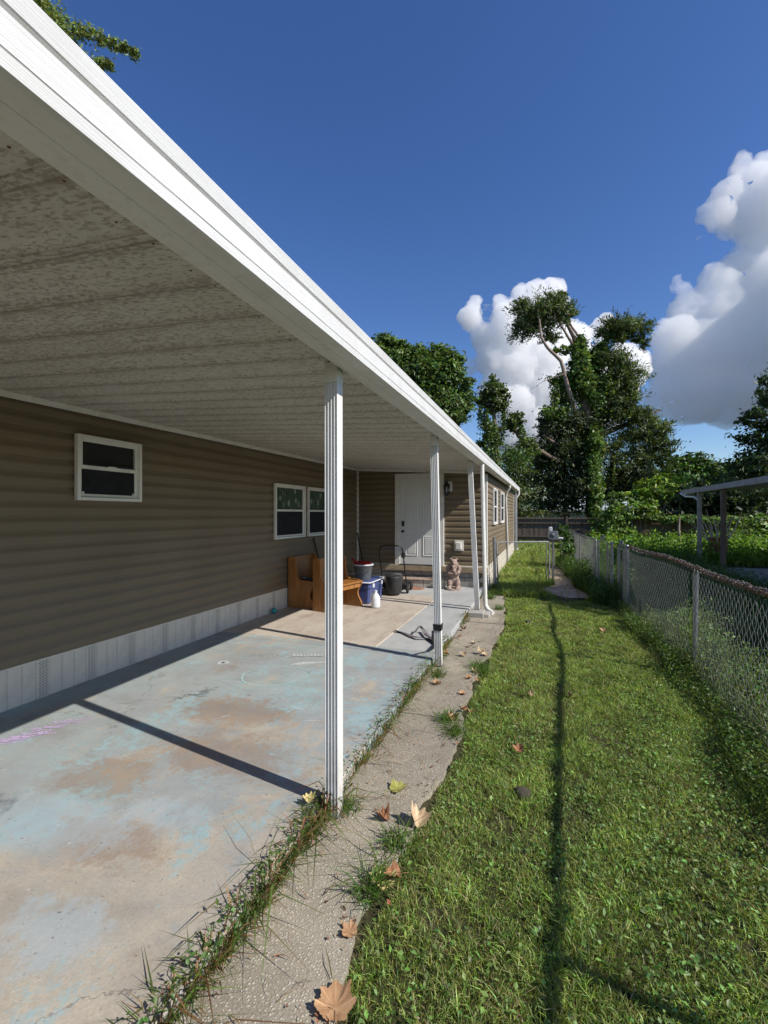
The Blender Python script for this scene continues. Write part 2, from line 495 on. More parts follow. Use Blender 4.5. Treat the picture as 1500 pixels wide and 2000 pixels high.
def slab_mat():
    t = NT('painted_worn_slab')
    p = t.xyz()
    wob = t.n('ShaderNodeTexNoise', {'Vector': t.co, 'Scale': 3.0, 'Detail': 5.0, 'Roughness': 0.65}).outputs['Color']
    wv = t.n('ShaderNodeVectorMath', {0: t.co, 1: t.n('ShaderNodeVectorMath', {0: t.n('ShaderNodeVectorMath', {0: wob, 1: (0.5, 0.5, 0.5)}, operation='SUBTRACT').outputs[0], 'Scale': 0.55}, operation='SCALE').outputs[0]}, operation='ADD').outputs[0]
    big = t.noise(0.8, 6, 0.65, t.mapped((1, 1, 1), (3.3, 1.7, 0)), 0.8)
    med = t.noise(4.0, 8, 0.72, t.mapped((1.4, 0.8, 1), (0, 5.2, 0)), 0.4)
    flake = t.noise(17, 6, 0.75, t.mapped((1, 1, 1), (2, 2, 3)))
    fine = t.noise(70, 4, 0.7)
    conc = t.mix(t.ramp(t.noise(1.7, 7, 0.68), 0.35, 0.68), (0.33, 0.315, 0.29), (0.49, 0.43, 0.335))
    conc = t.mix(t.math('MULTIPLY', t.ramp(fine, 0.42, 0.62), 0.3), conc, (0.24, 0.22, 0.19))
    edge = t.ramp(p[0], -1.25, -2.7)
    far = t.ramp(p[1], 2.0, 3.6)
    keep = t.math('MAXIMUM', t.math('MULTIPLY', edge, t.ramp(p[1], 1.0, 1.9)), far)
    cov = t.math('ADD', t.math('MULTIPLY', big, 0.75), t.math('MULTIPLY', med, 0.6))
    cov = t.math('ADD', cov, t.math('ADD', t.math('MULTIPLY', keep, 0.22), t.math('MULTIPLY', flake, 0.34)))
    bluem = t.ramp(cov, 0.93, 1.03)
    paint = t.mix(t.ramp(t.noise(1.1, 5, 0.6, t.mapped((1, 1, 1), (9, 2, 0))), 0.42, 0.62), (0.285, 0.32, 0.34), (0.295, 0.38, 0.40))
    paint = t.mix(t.math('MULTIPLY', t.ramp(med, 0.40, 0.62), 0.35), paint, (0.24, 0.255, 0.26))
    c = t.mix(t.math('MULTIPLY', bluem, 0.80), conc, paint)
    cy = t.math('ADD', t.math('MULTIPLY', t.noise(1.6, 8, 0.74, t.mapped((1.2, 0.8, 1), (4, 8, 1)), 0.5), 0.75), t.math('MULTIPLY', flake, 0.35))
    cyan = t.math('MULTIPLY', t.ramp(cy, 0.590, 0.625), t.ramp(cov, 0.9, 1.0))
    c = t.mix(t.math('MULTIPLY', cyan, 0.66), c, (0.285, 0.43, 0.465))
    def spot(x, y, rx, ry, soft=0.5):
        mp = t.n('ShaderNodeMapping', {'Vector': wv, 'Scale': (1/rx, 1/ry, 0), 'Location': (-x/rx, -y/ry, 0)}).outputs[0]
        v = t.n('ShaderNodeVectorMath', {0: mp, 1: (0, 0, 0)}, operation='DISTANCE')
        d = t.math('ADD', v.outputs['Value'], t.math('ADD', t.math('MULTIPLY', t.math('SUBTRACT', med, 0.5), 2.6), t.math('MULTIPLY', t.math('SUBTRACT', flake, 0.5), 1.6)))
        return t.ramp(d, 1.05, 1.05 - soft)
    rst = t.math('ADD', t.math('MULTIPLY', t.noise(1.25, 8, 0.66, t.mapped((1.3, 0.9, 1), (1.5, 3.1, 4)), 0.6), 0.9), t.math('MULTIPLY', flake, 0.24))
    rstm = t.ramp(rst, 0.65, 0.76)
    for a in ((-2.05, 1.72, 0.34, 0.20), (-2.02, 2.62, 0.62, 0.30), (-2.5, 2.15, 0.36, 0.25), (-2.35, 3.2, 0.65, 0.28)):
        rstm = t.math('MAXIMUM', rstm, t.math('MULTIPLY', spot(*a), 0.9))
    c = t.mix(t.math('MULTIPLY', rstm, 0.54), c, (0.235, 0.15, 0.095))
    gr = t.noise(2.1, 8, 0.7, t.mapped((0.6, 1.5, 1), (6, 3, 2)), 0.4)
    c = t.mix(t.math('MULTIPLY', t.ramp(gr, 0.47, 0.66), 0.32), c, (0.17, 0.155, 0.14))
    for a in ((-1.78, 1.33, 0.24, 0.15), (-2.0, 1.98, 0.34, 0.14), (-2.45, 1.75, 0.5, 0.25)):
        c = t.mix(t.math('MULTIPLY', spot(*a), 0.55), c, (0.33, 0.405, 0.455))
    blk = None
    for a in ((-2.95, 1.75, 0.24, 0.13), (-3.05, 3.30, 0.11, 0.07), (-2.88, 3.48, 0.08, 0.06), (-2.96, 3.4, 0.16, 0.04)):
        m = spot(*a, soft=0.8)
        blk = m if blk is None else t.math('MAXIMUM', blk, m)
    c = t.mix(t.math('MULTIPLY', blk, 0.75), c, (0.06, 0.06, 0.065))
    specks = t.ramp(t.noise(45, 2, 0.5, t.mapped((1, 1, 1), (7, 7, 7))), 0.67, 0.73)
    c = t.mix(t.math('MULTIPLY', specks, 0.6), c, (0.12, 0.10, 0.085))
    lite = t.ramp(t.noise(38, 2, 0.5, t.mapped((1, 1, 1), (17, 7, 7))), 0.70, 0.75)
    c = t.mix(t.math('MULTIPLY', lite, 0.5), c, (0.55, 0.56, 0.55))
    ck = t.n('ShaderNodeTexVoronoi', {'Vector': wv, 'Scale': 0.75}, feature='DISTANCE_TO_EDGE').outputs['Distance']
    crack_ = t.math('MULTIPLY', t.ramp(ck, 0.0045, 0.001), t.ramp(t.noise(0.9, 3, 0.5, t.mapped((1, 1, 1), (4, 4, 9))), 0.50, 0.56))
    c = t.mix(t.math('MULTIPLY', crack_, 0.6), c, (0.10, 0.09, 0.08))
    return t.principled(c, 0.72, 0, t.bump(t.math('ADD', fine, t.math('MULTIPLY', flake, 1.6)), 0.3, 0.006), 0.35)
M['slab'] = slab_mat()
def tan_mat(name, a, b, stain):
    t = NT(name)
    n = t.noise(1.2, 6, 0.66, None, 0.5); f = t.noise(40, 4, 0.7)
    s2 = t.noise(2.6, 7, 0.7, t.mapped((1.6, 0.6, 1)))
    c = t.mix(t.ramp(n, 0.35, 0.68), a, b)
    c = t.mix(t.math('MULTIPLY', t.ramp(s2, 0.48, 0.66), 0.6), c, stain)
    c = t.mix(t.math('MULTIPLY', t.ramp(f, 0.45, 0.65), 0.2), c, (0.2, 0.18, 0.16))
    return t.principled(c, 0.75, 0, t.bump(f, 0.25, 0.005), 0.35)
M['tan'] = tan_mat('tan_stained_concrete', (0.42, 0.365, 0.305), (0.50, 0.45, 0.375), (0.27, 0.19, 0.155))
M['greystrip'] = tan_mat('grey_painted_concrete', (0.36, 0.375, 0.375), (0.43, 0.435, 0.42), (0.28, 0.285, 0.28))
def aggregate():
    t = NT('exposed_aggregate')
    v = t.n('ShaderNodeTexVoronoi', {'Vector': t.co, 'Scale': 95.0, 'Randomness': 1.0})
    col = v.outputs['Color']; d = v.outputs['Distance']
    hs = t.n('ShaderNodeSeparateColor', {0: col})
    peb = t.math('MULTIPLY', t.ramp(d, 0.52, 0.30), t.ramp(hs.outputs[0], 0.35, 0.85))
    n = t.noise(1.6, 6, 0.65); f = t.noise(130, 3, 0.6)
    base = t.mix(t.ramp(n, 0.38, 0.66), (0.27, 0.238, 0.185), (0.42, 0.375, 0.29))
    base = t.mix(t.math('MULTIPLY', t.ramp(f, 0.4, 0.62), 0.5), base, (0.15, 0.135, 0.11))
    c = t.mix(t.math('MULTIPLY', peb, 0.7), base, (0.58, 0.54, 0.45))
    c = t.mix(t.math('MULTIPLY', t.ramp(t.noise(0.9, 5, 0.6, t.mapped((1, 1, 1), (2, 6, 1))), 0.5, 0.66), 0.45), c, (0.15, 0.135, 0.11))
    return t.principled(c, 0.85, 0, t.bump(t.math('ADD', t.math('MULTIPLY', peb, 0.6), f), 0.6, 0.006), 0.3)
M['aggregate'] = aggregate()
def soil_mat():
    t = NT('lawn_soil')
    n = t.noise(1.4, 6, 0.65); f = t.noise(24, 5, 0.7)
    c = t.mix(t.ramp(n, 0.42, 0.62), (0.045, 0.055, 0.02), (0.085, 0.075, 0.04))
    c = t.mix(t.ramp(f, 0.45, 0.66), c, (0.03, 0.027, 0.017))
    far = t.ramp(t.xyz()[1], 25, 60)
    c = t.mix(far, c, (0.05, 0.075, 0.025))
    return t.principled(c, 0.95, 0, t.bump(f, 0.6, 0.02), 0.1)
M['soil'] = soil_mat()
M['dirt'] = simple('bare_dirt', (0.44, 0.33, 0.23), 0.95, 0.25, 6, bump=0.5, dirt=(0.13, 0.10, 0.07), dirt_amt=0.6)
M['redsand'] = simple('reddish_sand', (0.42, 0.25, 0.14), 0.95, 0.2, 9, bump=0.4)
M['paleblue'] = simple('pale_blue_wall', (0.40, 0.46, 0.47), 0.7, 0.08, 2)
M['roofgrey'] = simple('grey_roof', (0.16, 0.17, 0.18), 0.8, 0.15, 3)
M['offwhite'] = simple('offwhite_paint', (0.66, 0.66, 0.66), 0.5, 0.06, 2)
M['carsilver'] = simple('silver_paint', (0.45, 0.47, 0.50), 0.3, 0.03, 2, metal=0.5)
M['navy'] = simple('navy_sheet', (0.05, 0.06, 0.16), 0.6, 0.1, 2)
M['rubber'] = simple('tyre_rubber', (0.02, 0.02, 0.02), 0.85, 0.1, 5)

# ================================================================== THE SETTING
def ground_z(x, y): return -0.10
g = MB()
xs = [-600, -60, -20, -9, -1.16, -0.5, 0.5, 1.5, 3, 6, 12, 25, 60, 600]
ys = [-200, -30, -4, 0, 2, 4, 6, 8, 10, 14, 20, 30, 45, 80, 200, 900]
vs = [(x, y, -0.10) for y in ys for x in xs]
fs = [(j*len(xs)+i, j*len(xs)+i+1, (j+1)*len(xs)+i+1, (j+1)*len(xs)+i) for j in range(len(ys)-1) for i in range(len(xs)-1)]
g.add(vs, fs)
tag(g.build('lawn_ground', M['soil']), kind='structure')

# carport floor: three pours, each a slab of its own
def slab(name, x0, x1, y0, y1, z1, mat):
    return tag(MB().cbox(x0, x1, y0, y1, -0.22, z1, 0.008).build(name, mat), kind='structure')
blue_slab = slab('carport_slab', -4.19, -1.155, -6.0, 5.185, 0.0, M['slab'])
slab('carport_slab', -4.19, -1.155, 5.195, 5.33, 0.004, M['slab'])
slab('carport_slab', -4.19, -1.90, 5.335, 8.95, 0.008, M['tan'])
slab('carport_slab', -1.893, -1.16, 5.335, 8.95, 0.007, M['greystrip'])
slab('carport_slab', -4.19, -1.20, 8.957, 10.34, 0.006, M['greystrip'])

# chalk drawings, thin sheets on the slab
def stroke(pts, wd, z=0.003):
    m = MB()
    P = [Vector((p[0], p[1], z)) for p in pts]
    vs = []
    for i, p in enumerate(P):
        t = (P[min(i+1, len(P)-1)] - P[max(i-1, 0)]).normalized()
        s_ = Vector((-t.y, t.x, 0)) * wd * random.uniform(0.35, 0.75)
        vs += [p - s_, p + s_]
    return m.add(vs, [(2*i, 2*i+2, 2*i+3, 2*i+1) for i in range(len(P)-1)])
def oval(cx, cy, rx, ry, a0, a1, rot, n=40):
    o = []
    for i in range(n + 1):
        a = a0 + (a1 - a0) * i / n
        k = 1 + 0.05 * math.sin(3 * a + 1)
        x, y = rx * k * math.cos(a), ry * k * math.sin(a)
        o.append((cx + x*math.cos(rot) - y*math.sin(rot), cy + x*math.sin(rot) + y*math.cos(rot)))
    return o
ch = stroke(oval(-2.53, 4.05, 0.33, 0.27, 0, 6.5, 0.5), 0.014)
ch.build('chalk_ring', M['chalk_aqua'], blue_slab)
ch = stroke(oval(-2.0, 4.05, 0.28, 0.24, -1.2, 2.2, 0.3), 0.013)
ch.build('chalk_arc', M['chalk_aqua'], blue_slab)
m = MB()
for i in range(14):
    x0 = -2.75 + i * 0.036; y0 = 4.62 + i * 0.015
    q = stroke([(x0, y0), (x0 + 0.10, y0 + 0.03), (x0 + 0.05, y0 + 0.12), (x0 + 0.12, y0 + 0.16)], 0.02)
    m.add(q.v, q.f)
for i in range(5):
    q = stroke([(-2.55 + i*0.02, 4.4 + i*0.03), (-2.2 + i*0.03, 4.55 + i*0.02)], 0.02)
    m.add(q.v, q.f)
m.build('chalk_scribble', M['chalk_white'], blue_slab)
m = MB()
for k in range(6):
    a = k * math.pi / 6
    q = stroke([(-3.28 - 0.06*math.cos(a), 4.22 - 0.06*math.sin(a)), (-3.28, 4.22), (-3.28 + 0.06*math.cos(a), 4.22 + 0.06*math.sin(a))], 0.02)
    m.add(q.v, q.f)
m.build('chalk_star', M['chalk_white'], blue_slab)
m = MB()
for i in range(46):
    u = random.uniform(0, 1)
    x0 = -3.66 + 0.20*u + random.gauss(0, 0.035); y0 = 2.18 + 0.50*u + random.gauss(0, 0.05)
    q = stroke([(x0 - 0.05, y0 - 0.02), (x0 + random.uniform(-0.01, 0.02), y0), (x0 + random.uniform(0.03, 0.09), y0 + random.uniform(0.03, 0.08))], random.uniform(0.005, 0.016))
    m.add([(a, b, c + i*0.00004) for a, b, c in q.v], q.f)
m.build('chalk_patch', M['chalk_purple'], blue_slab)
m = MB()
for i in range(14):
    x0, y0 = random.uniform(-3.3, -1.7), random.uniform(3.0, 4.9)
    a = random.uniform(-0.5, 1.2); l = random.uniform(0.05, 0.16)
    q = stroke([(x0, y0), (x0 + l*math.cos(a)*0.5, y0 + l*math.sin(a)*0.6), (x0 + l*math.cos(a), y0 + l*math.sin(a))], 0.008)
    m.add(q.v, q.f)
m.build('chalk_line', M['chalk_white'], blue_slab)

# walkway of exposed aggregate: pieces with a ragged lawn edge
WK = [(-0.3, -0.60), (0.9, -0.64), (1.4, -0.665), (1.72, -0.72), (2.1, -0.68), (2.7, -0.645), (3.37, -0.57), (4.1, -0.64), (5.28, -0.63), (6.4, -0.56), (7.5, -0.55), (8.6, -0.63), (9.9, -0.74)]
def walk_edge(y):
    return float(np.interp(y, [a for a, b in WK], [b for a, b in WK]))
cuts = [-0.3, 1.05, 3.78, 5.28, 7.3, 9.9]
for a, b in zip(cuts[:-1], cuts[1:]):
    n = max(6, int((b - a) / 0.06))
    ysx = [a + 0.006 + (b - a - 0.012) * i / n for i in range(n + 1)]
    edge = [(walk_edge(y) + 0.02*math.sin(y*9) + random.uniform(-0.012, 0.012), y) for y in ysx]
    poly = [(-1.146, b - 0.006), (-1.146, a + 0.006)] + edge
    dz = random.uniform(-0.006, 0.006)
    m = MB().prism(poly, lambda p: (p[0], p[1], -0.25), lambda p: (p[0], p[1], -0.062 + dz))
    tag(m.build('walkway', M['aggregate']), kind='structure')

# bare earth by the open gate and a sandy patch at the fence
def blob(name, cx, cy, rx, ry, z, mat, n=28, rot=0, kind='structure'):
    ph = random.uniform(0, 6)
    pts = []
    for i in range(n):
        a = 2*math.pi*i/n
        k = 1 + 0.16*math.sin(2*a+ph) + 0.1*math.sin(5*a+ph*2) + random.uniform(-0.04, 0.04)
        x, y = rx*k*math.cos(a), ry*k*math.sin(a)
        pts.append((cx + x*math.cos(rot) - y*math.sin(rot), cy + x*math.sin(rot) + y*math.cos(rot), z))
    m = MB().add(pts + [(cx, cy, z + 0.008)], [(i, (i+1) % n, n) for i in range(n)], True)
    return tag(m.build(name, mat), kind=kind)
blob('dirt_path', 0.58, 11.0, 0.50, 0.95, -0.088, M['dirt'])
blob('dirt_path', 0.48, 13.8, 0.30, 2.6, -0.084, M['dirt'])
blob('bare_ground', -0.15, 10.55, 0.45, 0.22, -0.092, M['dirt'])
blob('bare_ground', 1.52, 3.62, 0.14, 0.3, -0.088, M['redsand'])

# ================================================================== THE MOBILE HOME
home = thing('mobile_home', 'taupe vinyl sided mobile home with white door and windows', 'mobile home', (-4.19, 10.35, 0))
WX, DY, RX = -4.19, 10.35, -1.14
def ceil_z(x, y): return 2.63 - 0.05*(x + 4.19) + 0.009*(y - 2.5)
m = MB().box(-8.6, WX - 0.012, -5.0, 24.0, 0.02, 2.60)
m.build('wall', M['siding'], home)
m = MB().box(WX - 0.012, RX - 0.012, DY + 0.012, 20.9, 0.02, 2.60)
m.build('wall', M['siding'], home)
CH = 0.127
PROF = [(0, 0.0), (0, 0.019), (0.06, 0.021), (0.44, 0.0205), (0.54, 0.0175), (0.76, 0.006), (0.88, 0.003), (1.0, 0.002)]
def board(axis, s0, s1, z0, z1, lap=0.0):
    k = (z1 - z0)
    if axis == 'x':      # faces +X, runs along Y
        f = lambda s: (lambda p: (WX + p[1] + lap, s, z0 + p[0]*k))
    elif axis == 'r':
        f = lambda s: (lambda p: (RX + p[1] + lap, s, z0 + p[0]*k))
    else:                # faces -Y, runs along X
        f = lambda s: (lambda p: (s, DY - p[1] - lap, z0 + p[0]*k))
    m = MB()
    poly = PROF + [(1.0, 0.0)]
    m.prism(poly, f(s0), f(s1))
    return m
lastjoint = 0
for k in range(19):
    z0 = 0.345 + k*CH
    z1 = z0 + CH
    pair = k // 2
    js = [[-1.4, 2.05, 5.55, 8.4], [-0.6, 3.75, 7.2], [0.6, 4.35, 7.9]][pair % 3]
    ends = [-5.0] + js + [DY - 0.03]
    for i, (a, b) in enumerate(zip(ends[:-1], ends[1:])):
        zt = min(z1, ceil_z(WX, a) - 0.012)
        if zt - z0 < 0.02: continue
        board('x', a, b + (0.015 if i < len(ends)-2 else 0), z0, zt, 0.0014*(i % 2)).build('siding_board', M['siding'], home)
for k in range(18):
    z0 = 0.462 + k*CH
    zt = min(z0 + CH, 2.68)
    if zt - z0 < 0.02: continue
    board('y', WX + 0.03, RX - 0.02, z0, zt).build('siding_board', M['siding'], home)
for k in range(18):
    z0 = 0.462 + k*CH
    zt = min(z0 + CH, 2.46)
    if zt - z0 < 0.02: continue
    js = [[13.9, 17.4], [14.9, 18.3], [12.9, 16.4]][(k // 2) % 3]
    ends = [DY + 0.06] + js + [20.9]
    for i, (a, b) in enumerate(zip(ends[:-1], ends[1:])):
        board('r', a, b + (0.015 if i < 2 else 0), z0, zt, 0.0014*(i % 2)).build('siding_board', M['siding'], home)
# trim
MB().prism([(0.0165, -0.05), (0.046, -0.05), (0.05, -0.004), (0.0165, -0.004)], lambda p: (WX + p[0], -5, ceil_z(WX, -5) + p[1]), lambda p: (WX + p[0], DY - 0.05, ceil_z(WX, DY) + p[1])).build('ceiling_trim', M['white_trim'], home)
MB().cbox(WX - 0.005, WX + 0.045, DY - 0.048, DY + 0.0, 0.34, 2.66).build('corner_trim', M['white_trim'], home)
MB().prism([(0.017, -0.05), (0.046, -0.05), (0.05, -0.004), (0.017, -0.004)], lambda p: (WX + 0.05, DY - p[0], ceil_z(WX, DY) + p[1]), lambda p: (RX - 0.03, DY - p[0], ceil_z(RX, DY) + p[1])).build('ceiling_trim', M['white_trim'], home)
MB().cbox(RX - 0.075, RX + 0.022, DY - 0.022, DY + 0.075, 0.43, 2.50).build('corner_trim', M['white_trim'], home)
MB().cbox(RX - 0.075, RX + 0.024, 20.86, 20.96, 0.0, 2.56).build('corner_trim', M['white_trim'], home)
MB().cbox(WX + 0.02, WX + 0.028, -5, DY - 0.05, 0.328, 0.347, 0.002).build('skirting_cap', M['vinyl_white'], home)
# vinyl skirting with a ventilated strip on each panel
def skirt_panel():
    m = MB()
    W = 0.467; prof = []
    x = 0
    for g_ in range(4):
        a = g_*W/4
        prof += [(a, 0.004), (a + 0.006, 0.013), (a + W/4 - 0.010, 0.013), (a + W/4 - 0.004, 0.004)]
    prof.append((W, 0.004))
    n = len(prof)
    vs = [(p[1], p[0], 0.0) for p in prof] + [(p[1], p[0], 0.33) for p in prof]
    m.add(vs, [(i, i+1, n+i+1, n+i) for i in range(n-1)])
    return m
sk = skirt_panel()
sk_me = sk.mesh('skirting_panel', M['vinyl_white'])
vm = MB()
for r_ in range(26):
    for c_ in range(3):
        y0 = 0.022 + c_*0.027 + 0.008*(r_ % 2); z0 = 0.012 + r_*0.0122
        vm.add([(0.0142, y0, z0), (0.0142, y0+0.017, z0), (0.0142, y0+0.017, z0+0.005), (0.0142, y0, z0+0.005)], [(0, 1, 2, 3)])
vm_me = vm.mesh('vent_slots', M['grey_plastic'])
for i in range(-10, 17):
    y = 2.86 + i*0.467
    if y > 9.9: break
    o = link('skirting_panel', sk_me, home); o.location = Vector((WX + 0.002, y, 0)) - Vector((WX, DY, 0))
    v = link('vent', vm_me, o)
# timber ledge and block skirting under the door wall and along the side wall
MB().cbox(WX + 0.05, RX + 0.03, DY - 0.075, DY + 0.02, 0.325, 0.445).build('timber_ledge', M['oldwood'], home)
MB().cbox(WX + 0.05, RX + 0.02, DY - 0.032, DY - 0.014, 0.447, 0.470, 0.003).build('starter_strip', M['white_trim'], home)
bb = MB().cbox(-0.107, 0.107, -0.02, 0.02, 0.004, 0.101, 0.006)
b_me = bb.mesh('block', M['stone'])
for r_ in range(3):
    x = WX + 0.16 + (0.11 if r_ % 2 else 0)
    while x < RX - 0.10:
        o = link('block', b_me, home); o.location = Vector((x, DY - 0.008 + random.uniform(-0.003, 0.003), 0.006 + r_*0.106)) - Vector((WX, DY, 0))
        x += 0.22
MB().box(WX, RX - 0.035, DY + 0.013, DY + 0.1, 0, 0.33).build('mortar', M['concrete'], home)
pb = MB().cbox(-0.02, 0.02, -0.19, 0.19, 0.005, 0.145, 0.01)
p_me = pb.mesh('block', M['pale_stone'])
for r_ in range(4):
    y = DY + 0.16 + (0.2 if r_ % 2 else 0)
    while y < 20.8:
        o = link('block', p_me, home); o.location = Vector((RX - 0.005 + random.uniform(-0.003, 0.003), y, -0.13 + r_*0.148)) - Vector((WX, DY, 0))
        y += 0.40
MB().box(RX - 0.12, RX - 0.022, DY + 0.11, 20.9, -0.15, 0.46).build('mortar', M['pale_stone'], home)
# windows stand a little proud of the siding
def window(axis, s0, s1, z0, z1, zm, curtain_top=True, curtain_low=False, lock=False):
    def B(a0, a1, b0, b1, o0, o1, mb=None, ch=0.003):
        mb = mb or MB()
        base = (WX if axis == 'x' else RX) + 0.010
        return mb.cbox(base + o0, base + o1, a0, a1, b0, b1, ch)
    fw = 0.035
    fr = MB()
    B(s0, s0 + fw, z0, z1, 0.016, 0.062, fr); B(s1 - fw, s1, z0, z1, 0.016, 0.062, fr)
    B(s0 + fw, s1 - fw, z1 - fw, z1, 0.016, 0.061, fr); B(s0 + fw, s1 - fw, z0, z0 + fw*0.9, 0.016, 0.064, fr)
    W_ = fr.build('window', M['white_trim'], home)
    up = MB(); t = 0.028
    a0, a1 = s0 + fw, s1 - fw
    B(a0, a0 + t, zm, z1 - fw, 0.018, 0.048, up); B(a1 - t*1.6, a1, zm, z1 - fw, 0.018, 0.048, up)
    B(a0 + t, a1 - t*1.6, z1 - fw - t, z1 - fw, 0.018, 0.047, up); B(a0, a1, zm - 0.035, zm, 0.018, 0.052, up)
    up.build('upper_sash', M['white_trim'], W_)
    lo = MB()
    B(a0, a0 + t*0.8, z0 + fw, zm - 0.035, 0.018, 0.040, lo); B(a1 - t*1.6, a1, z0 + fw, zm - 0.035, 0.018, 0.040, lo)
    B(a0 + t*0.8, a1 - t*1.6, z0 + fw, z0 + fw + t, 0.018, 0.040, lo)
    lo.build('lower_sash', M['white_trim'], W_)
    B(a0 + t, a1 - t*1.6, zm, z1 - fw - t, 0.0345, 0.0375, None, 0.0005).build('pane', M['pane'], W_)
    B(a0 + t*0.8, a1 - t*1.6, z0 + fw + t, zm - 0.035, 0.0290, 0.0320, None, 0.0005).build('insect_screen', M['screen'], W_)
    B(a0, a1, z0 + fw, z1 - fw, 0.0150, 0.0172, None, 0.0005).build('unlit_room_sheet', M['darkroom'], W_)  # near-black sheet standing in for the darkness of the unlit room
    base = (WX if axis == 'x' else RX) + 0.010
    def drape(zl, zh):
        d = MB(); n = 36
        vs = []
        for i in range(n + 1):
            y = a0 + t + (a1 - a0 - 2.6*t) * i / n
            o = 0.0225 + 0.0030*math.sin(i*1.15)
            vs += [(base + o, y, zl), (base + o, y, zh)]
        d.add(vs, [(2*i, 2*i+2, 2*i+3, 2*i+1) for i in range(n)], True)
        d.build('curtain', M['curtain'], W_)
    if curtain_top: drape(zm, z1 - fw - t)
    if curtain_low: drape(z0 + fw + t, zm - 0.04)
    if lock:
        l_ = MB(); B(s0 + 0.33, s0 + 0.43, zm - 0.006, zm + 0.008, 0.052, 0.062, l_); l_.build('sash_lock', M['white_trim'], W_)
        l_ = MB()
        for q in (a0 + t*0.9, a1 - t*1.6 - 0.03): B(q, q + 0.025, z0 + fw + t, z0 + fw + t + 0.022, 0.033, 0.042, l_)
        l_.build('sash_latch', M['white_trim'], W_)
        l_ = MB(); B(a1 - 0.19, a1 - 0.12, zm - 0.17, zm - 0.06, 0.0225, 0.024, l_, 0.0005); l_.build('note', M['cream'], W_)
    return W_
window('x', 3.20, 3.944, 1.752, 2.380, 2.09, False, False, True)
window('x', 6.63, 7.66, 1.20, 2.13, 1.70)
window('x', 7.77, 8.80, 1.20, 2.13, 1.70)
window('r', 11.45, 12.42, 1.36, 2.26, 1.82, False)
window('r', 13.55, 14.75, 1.36, 2.26, 1.82, False)
# front door
D0, D1, DZ0, DZ1 = -3.10, -2.19, 0.452, 2.45
df = MB()
df.cbox(D0 - 0.12, D0, DY - 0.062, DY - 0.012, DZ0 - 0.005, DZ1 + 0.10); df.cbox(D1, D1 + 0.12, DY - 0.062, DY - 0.012, DZ0 - 0.005, DZ1 + 0.10)
df.cbox(D0, D1, DY - 0.060, DY - 0.012, DZ1, DZ1 + 0.10)
df.build('door_frame', M['white_trim'], home)
MB().cbox(D0 - 0.02, D1 + 0.02, DY - 0.075, DY - 0.012, 0.447, 0.463, 0.002).build('threshold', M['black'], home)
lf = MB().cbox(D0 + 0.004, D1 - 0.004, DY - 0.040, DY - 0.014, 0.466, DZ1 - 0.004, 0.003)
door = lf.build('door', M['white_door'], home)
dw = D1 - D0
def dpanel(x0, x1, z0, z1):
    p = MB()
    i = 0.028
    y = DY - 0.0405
    o = [(x0, y, z0), (x1, y, z0), (x1, y, z1), (x0, y, z1)]
    a = [(x0+i*0.4, y-0.009, z0+i*0.4), (x1-i*0.4, y-0.009, z0+i*0.4), (x1-i*0.4, y-0.009, z1-i*0.4), (x0+i*0.4, y-0.009, z1-i*0.4)]
    b = [(x0+i, y-0.002, z0+i), (x1-i, y-0.002, z0+i), (x1-i, y-0.002, z1-i), (x0+i, y-0.002, z1-i)]
    c = [(x0+i*2, y-0.007, z0+i*2), (x1-i*2, y-0.007, z0+i*2), (x1-i*2, y-0.007, z1-i*2), (x0+i*2, y-0.007, z1-i*2)]
    fs = []
    for r_ in range(3):
        for k in range(4):
            j = (k + 1) % 4
            fs.append((r_*4+k, r_*4+j, r_*4+4+j, r_*4+4+k))
    fs.append((12, 13, 14, 15))
    p.add(o + a + b + c, fs)
    p.build('door_panel', M['white_door'], door)
for (xa, xb) in ((0.13, 0.42), (0.54, 0.82)):
    dpanel(D0 + xa, D0 + xb, 2.02, 2.24); dpanel(D0 + xa, D0 + xb, 1.30, 1.92); dpanel(D0 + xa, D0 + xb, 0.66, 1.12)
MB().cbox(D0 + 0.045, D0 + 0.105, DY - 0.066, DY - 0.0405, 1.34, 1.46, 0.008).build('keypad_lock', M['black'], door)
kb = MB().lathe([(0.028, 0), (0.03, 0.01), (0.012, 0.02), (0.012, 0.04), (0.028, 0.05), (0.03, 0.066), (0.018, 0.078)], n=16)
kb.v = [(x + D0 + 0.075, DY - 0.0405 - z, y + 1.22) for x, y, z in kb.v]
kb.build('door_knob', M['black'], door)
# roof over the home and the rear wing
m = MB()
m.add([(-8.9, -5.2, 2.66), (-4.6, -5.2, 2.66), (-4.6, 24.2, 2.90), (-8.9, 24.2, 2.9), (-8.9, -5.2, 2.72), (-6.5, -5.2, 2.98), (-4.6, -5.2, 2.74), (-8.9, 24.2, 2.95), (-6.5, 24.2, 3.2), (-4.6, 24.2, 2.98)],
      [(0, 3, 2, 1), (4, 5, 8, 7), (5, 6, 9, 8), (0, 1, 6, 5, 4), (3, 7, 8, 9, 2), (1, 2, 9, 6), (0, 4, 7, 3)])
m.build('roof', M['roofgrey'], home)

# ================================================================== THE CARPORT ROOF
carport = thing('carport_roof', 'long white metal carport roof with fluted posts beside mobile home', 'carport', (-1.09, 2.37, 0))
def zf(y): return 2.42 + 0.010*(y - 1)          # bottom of the fascia
FX = -0.92
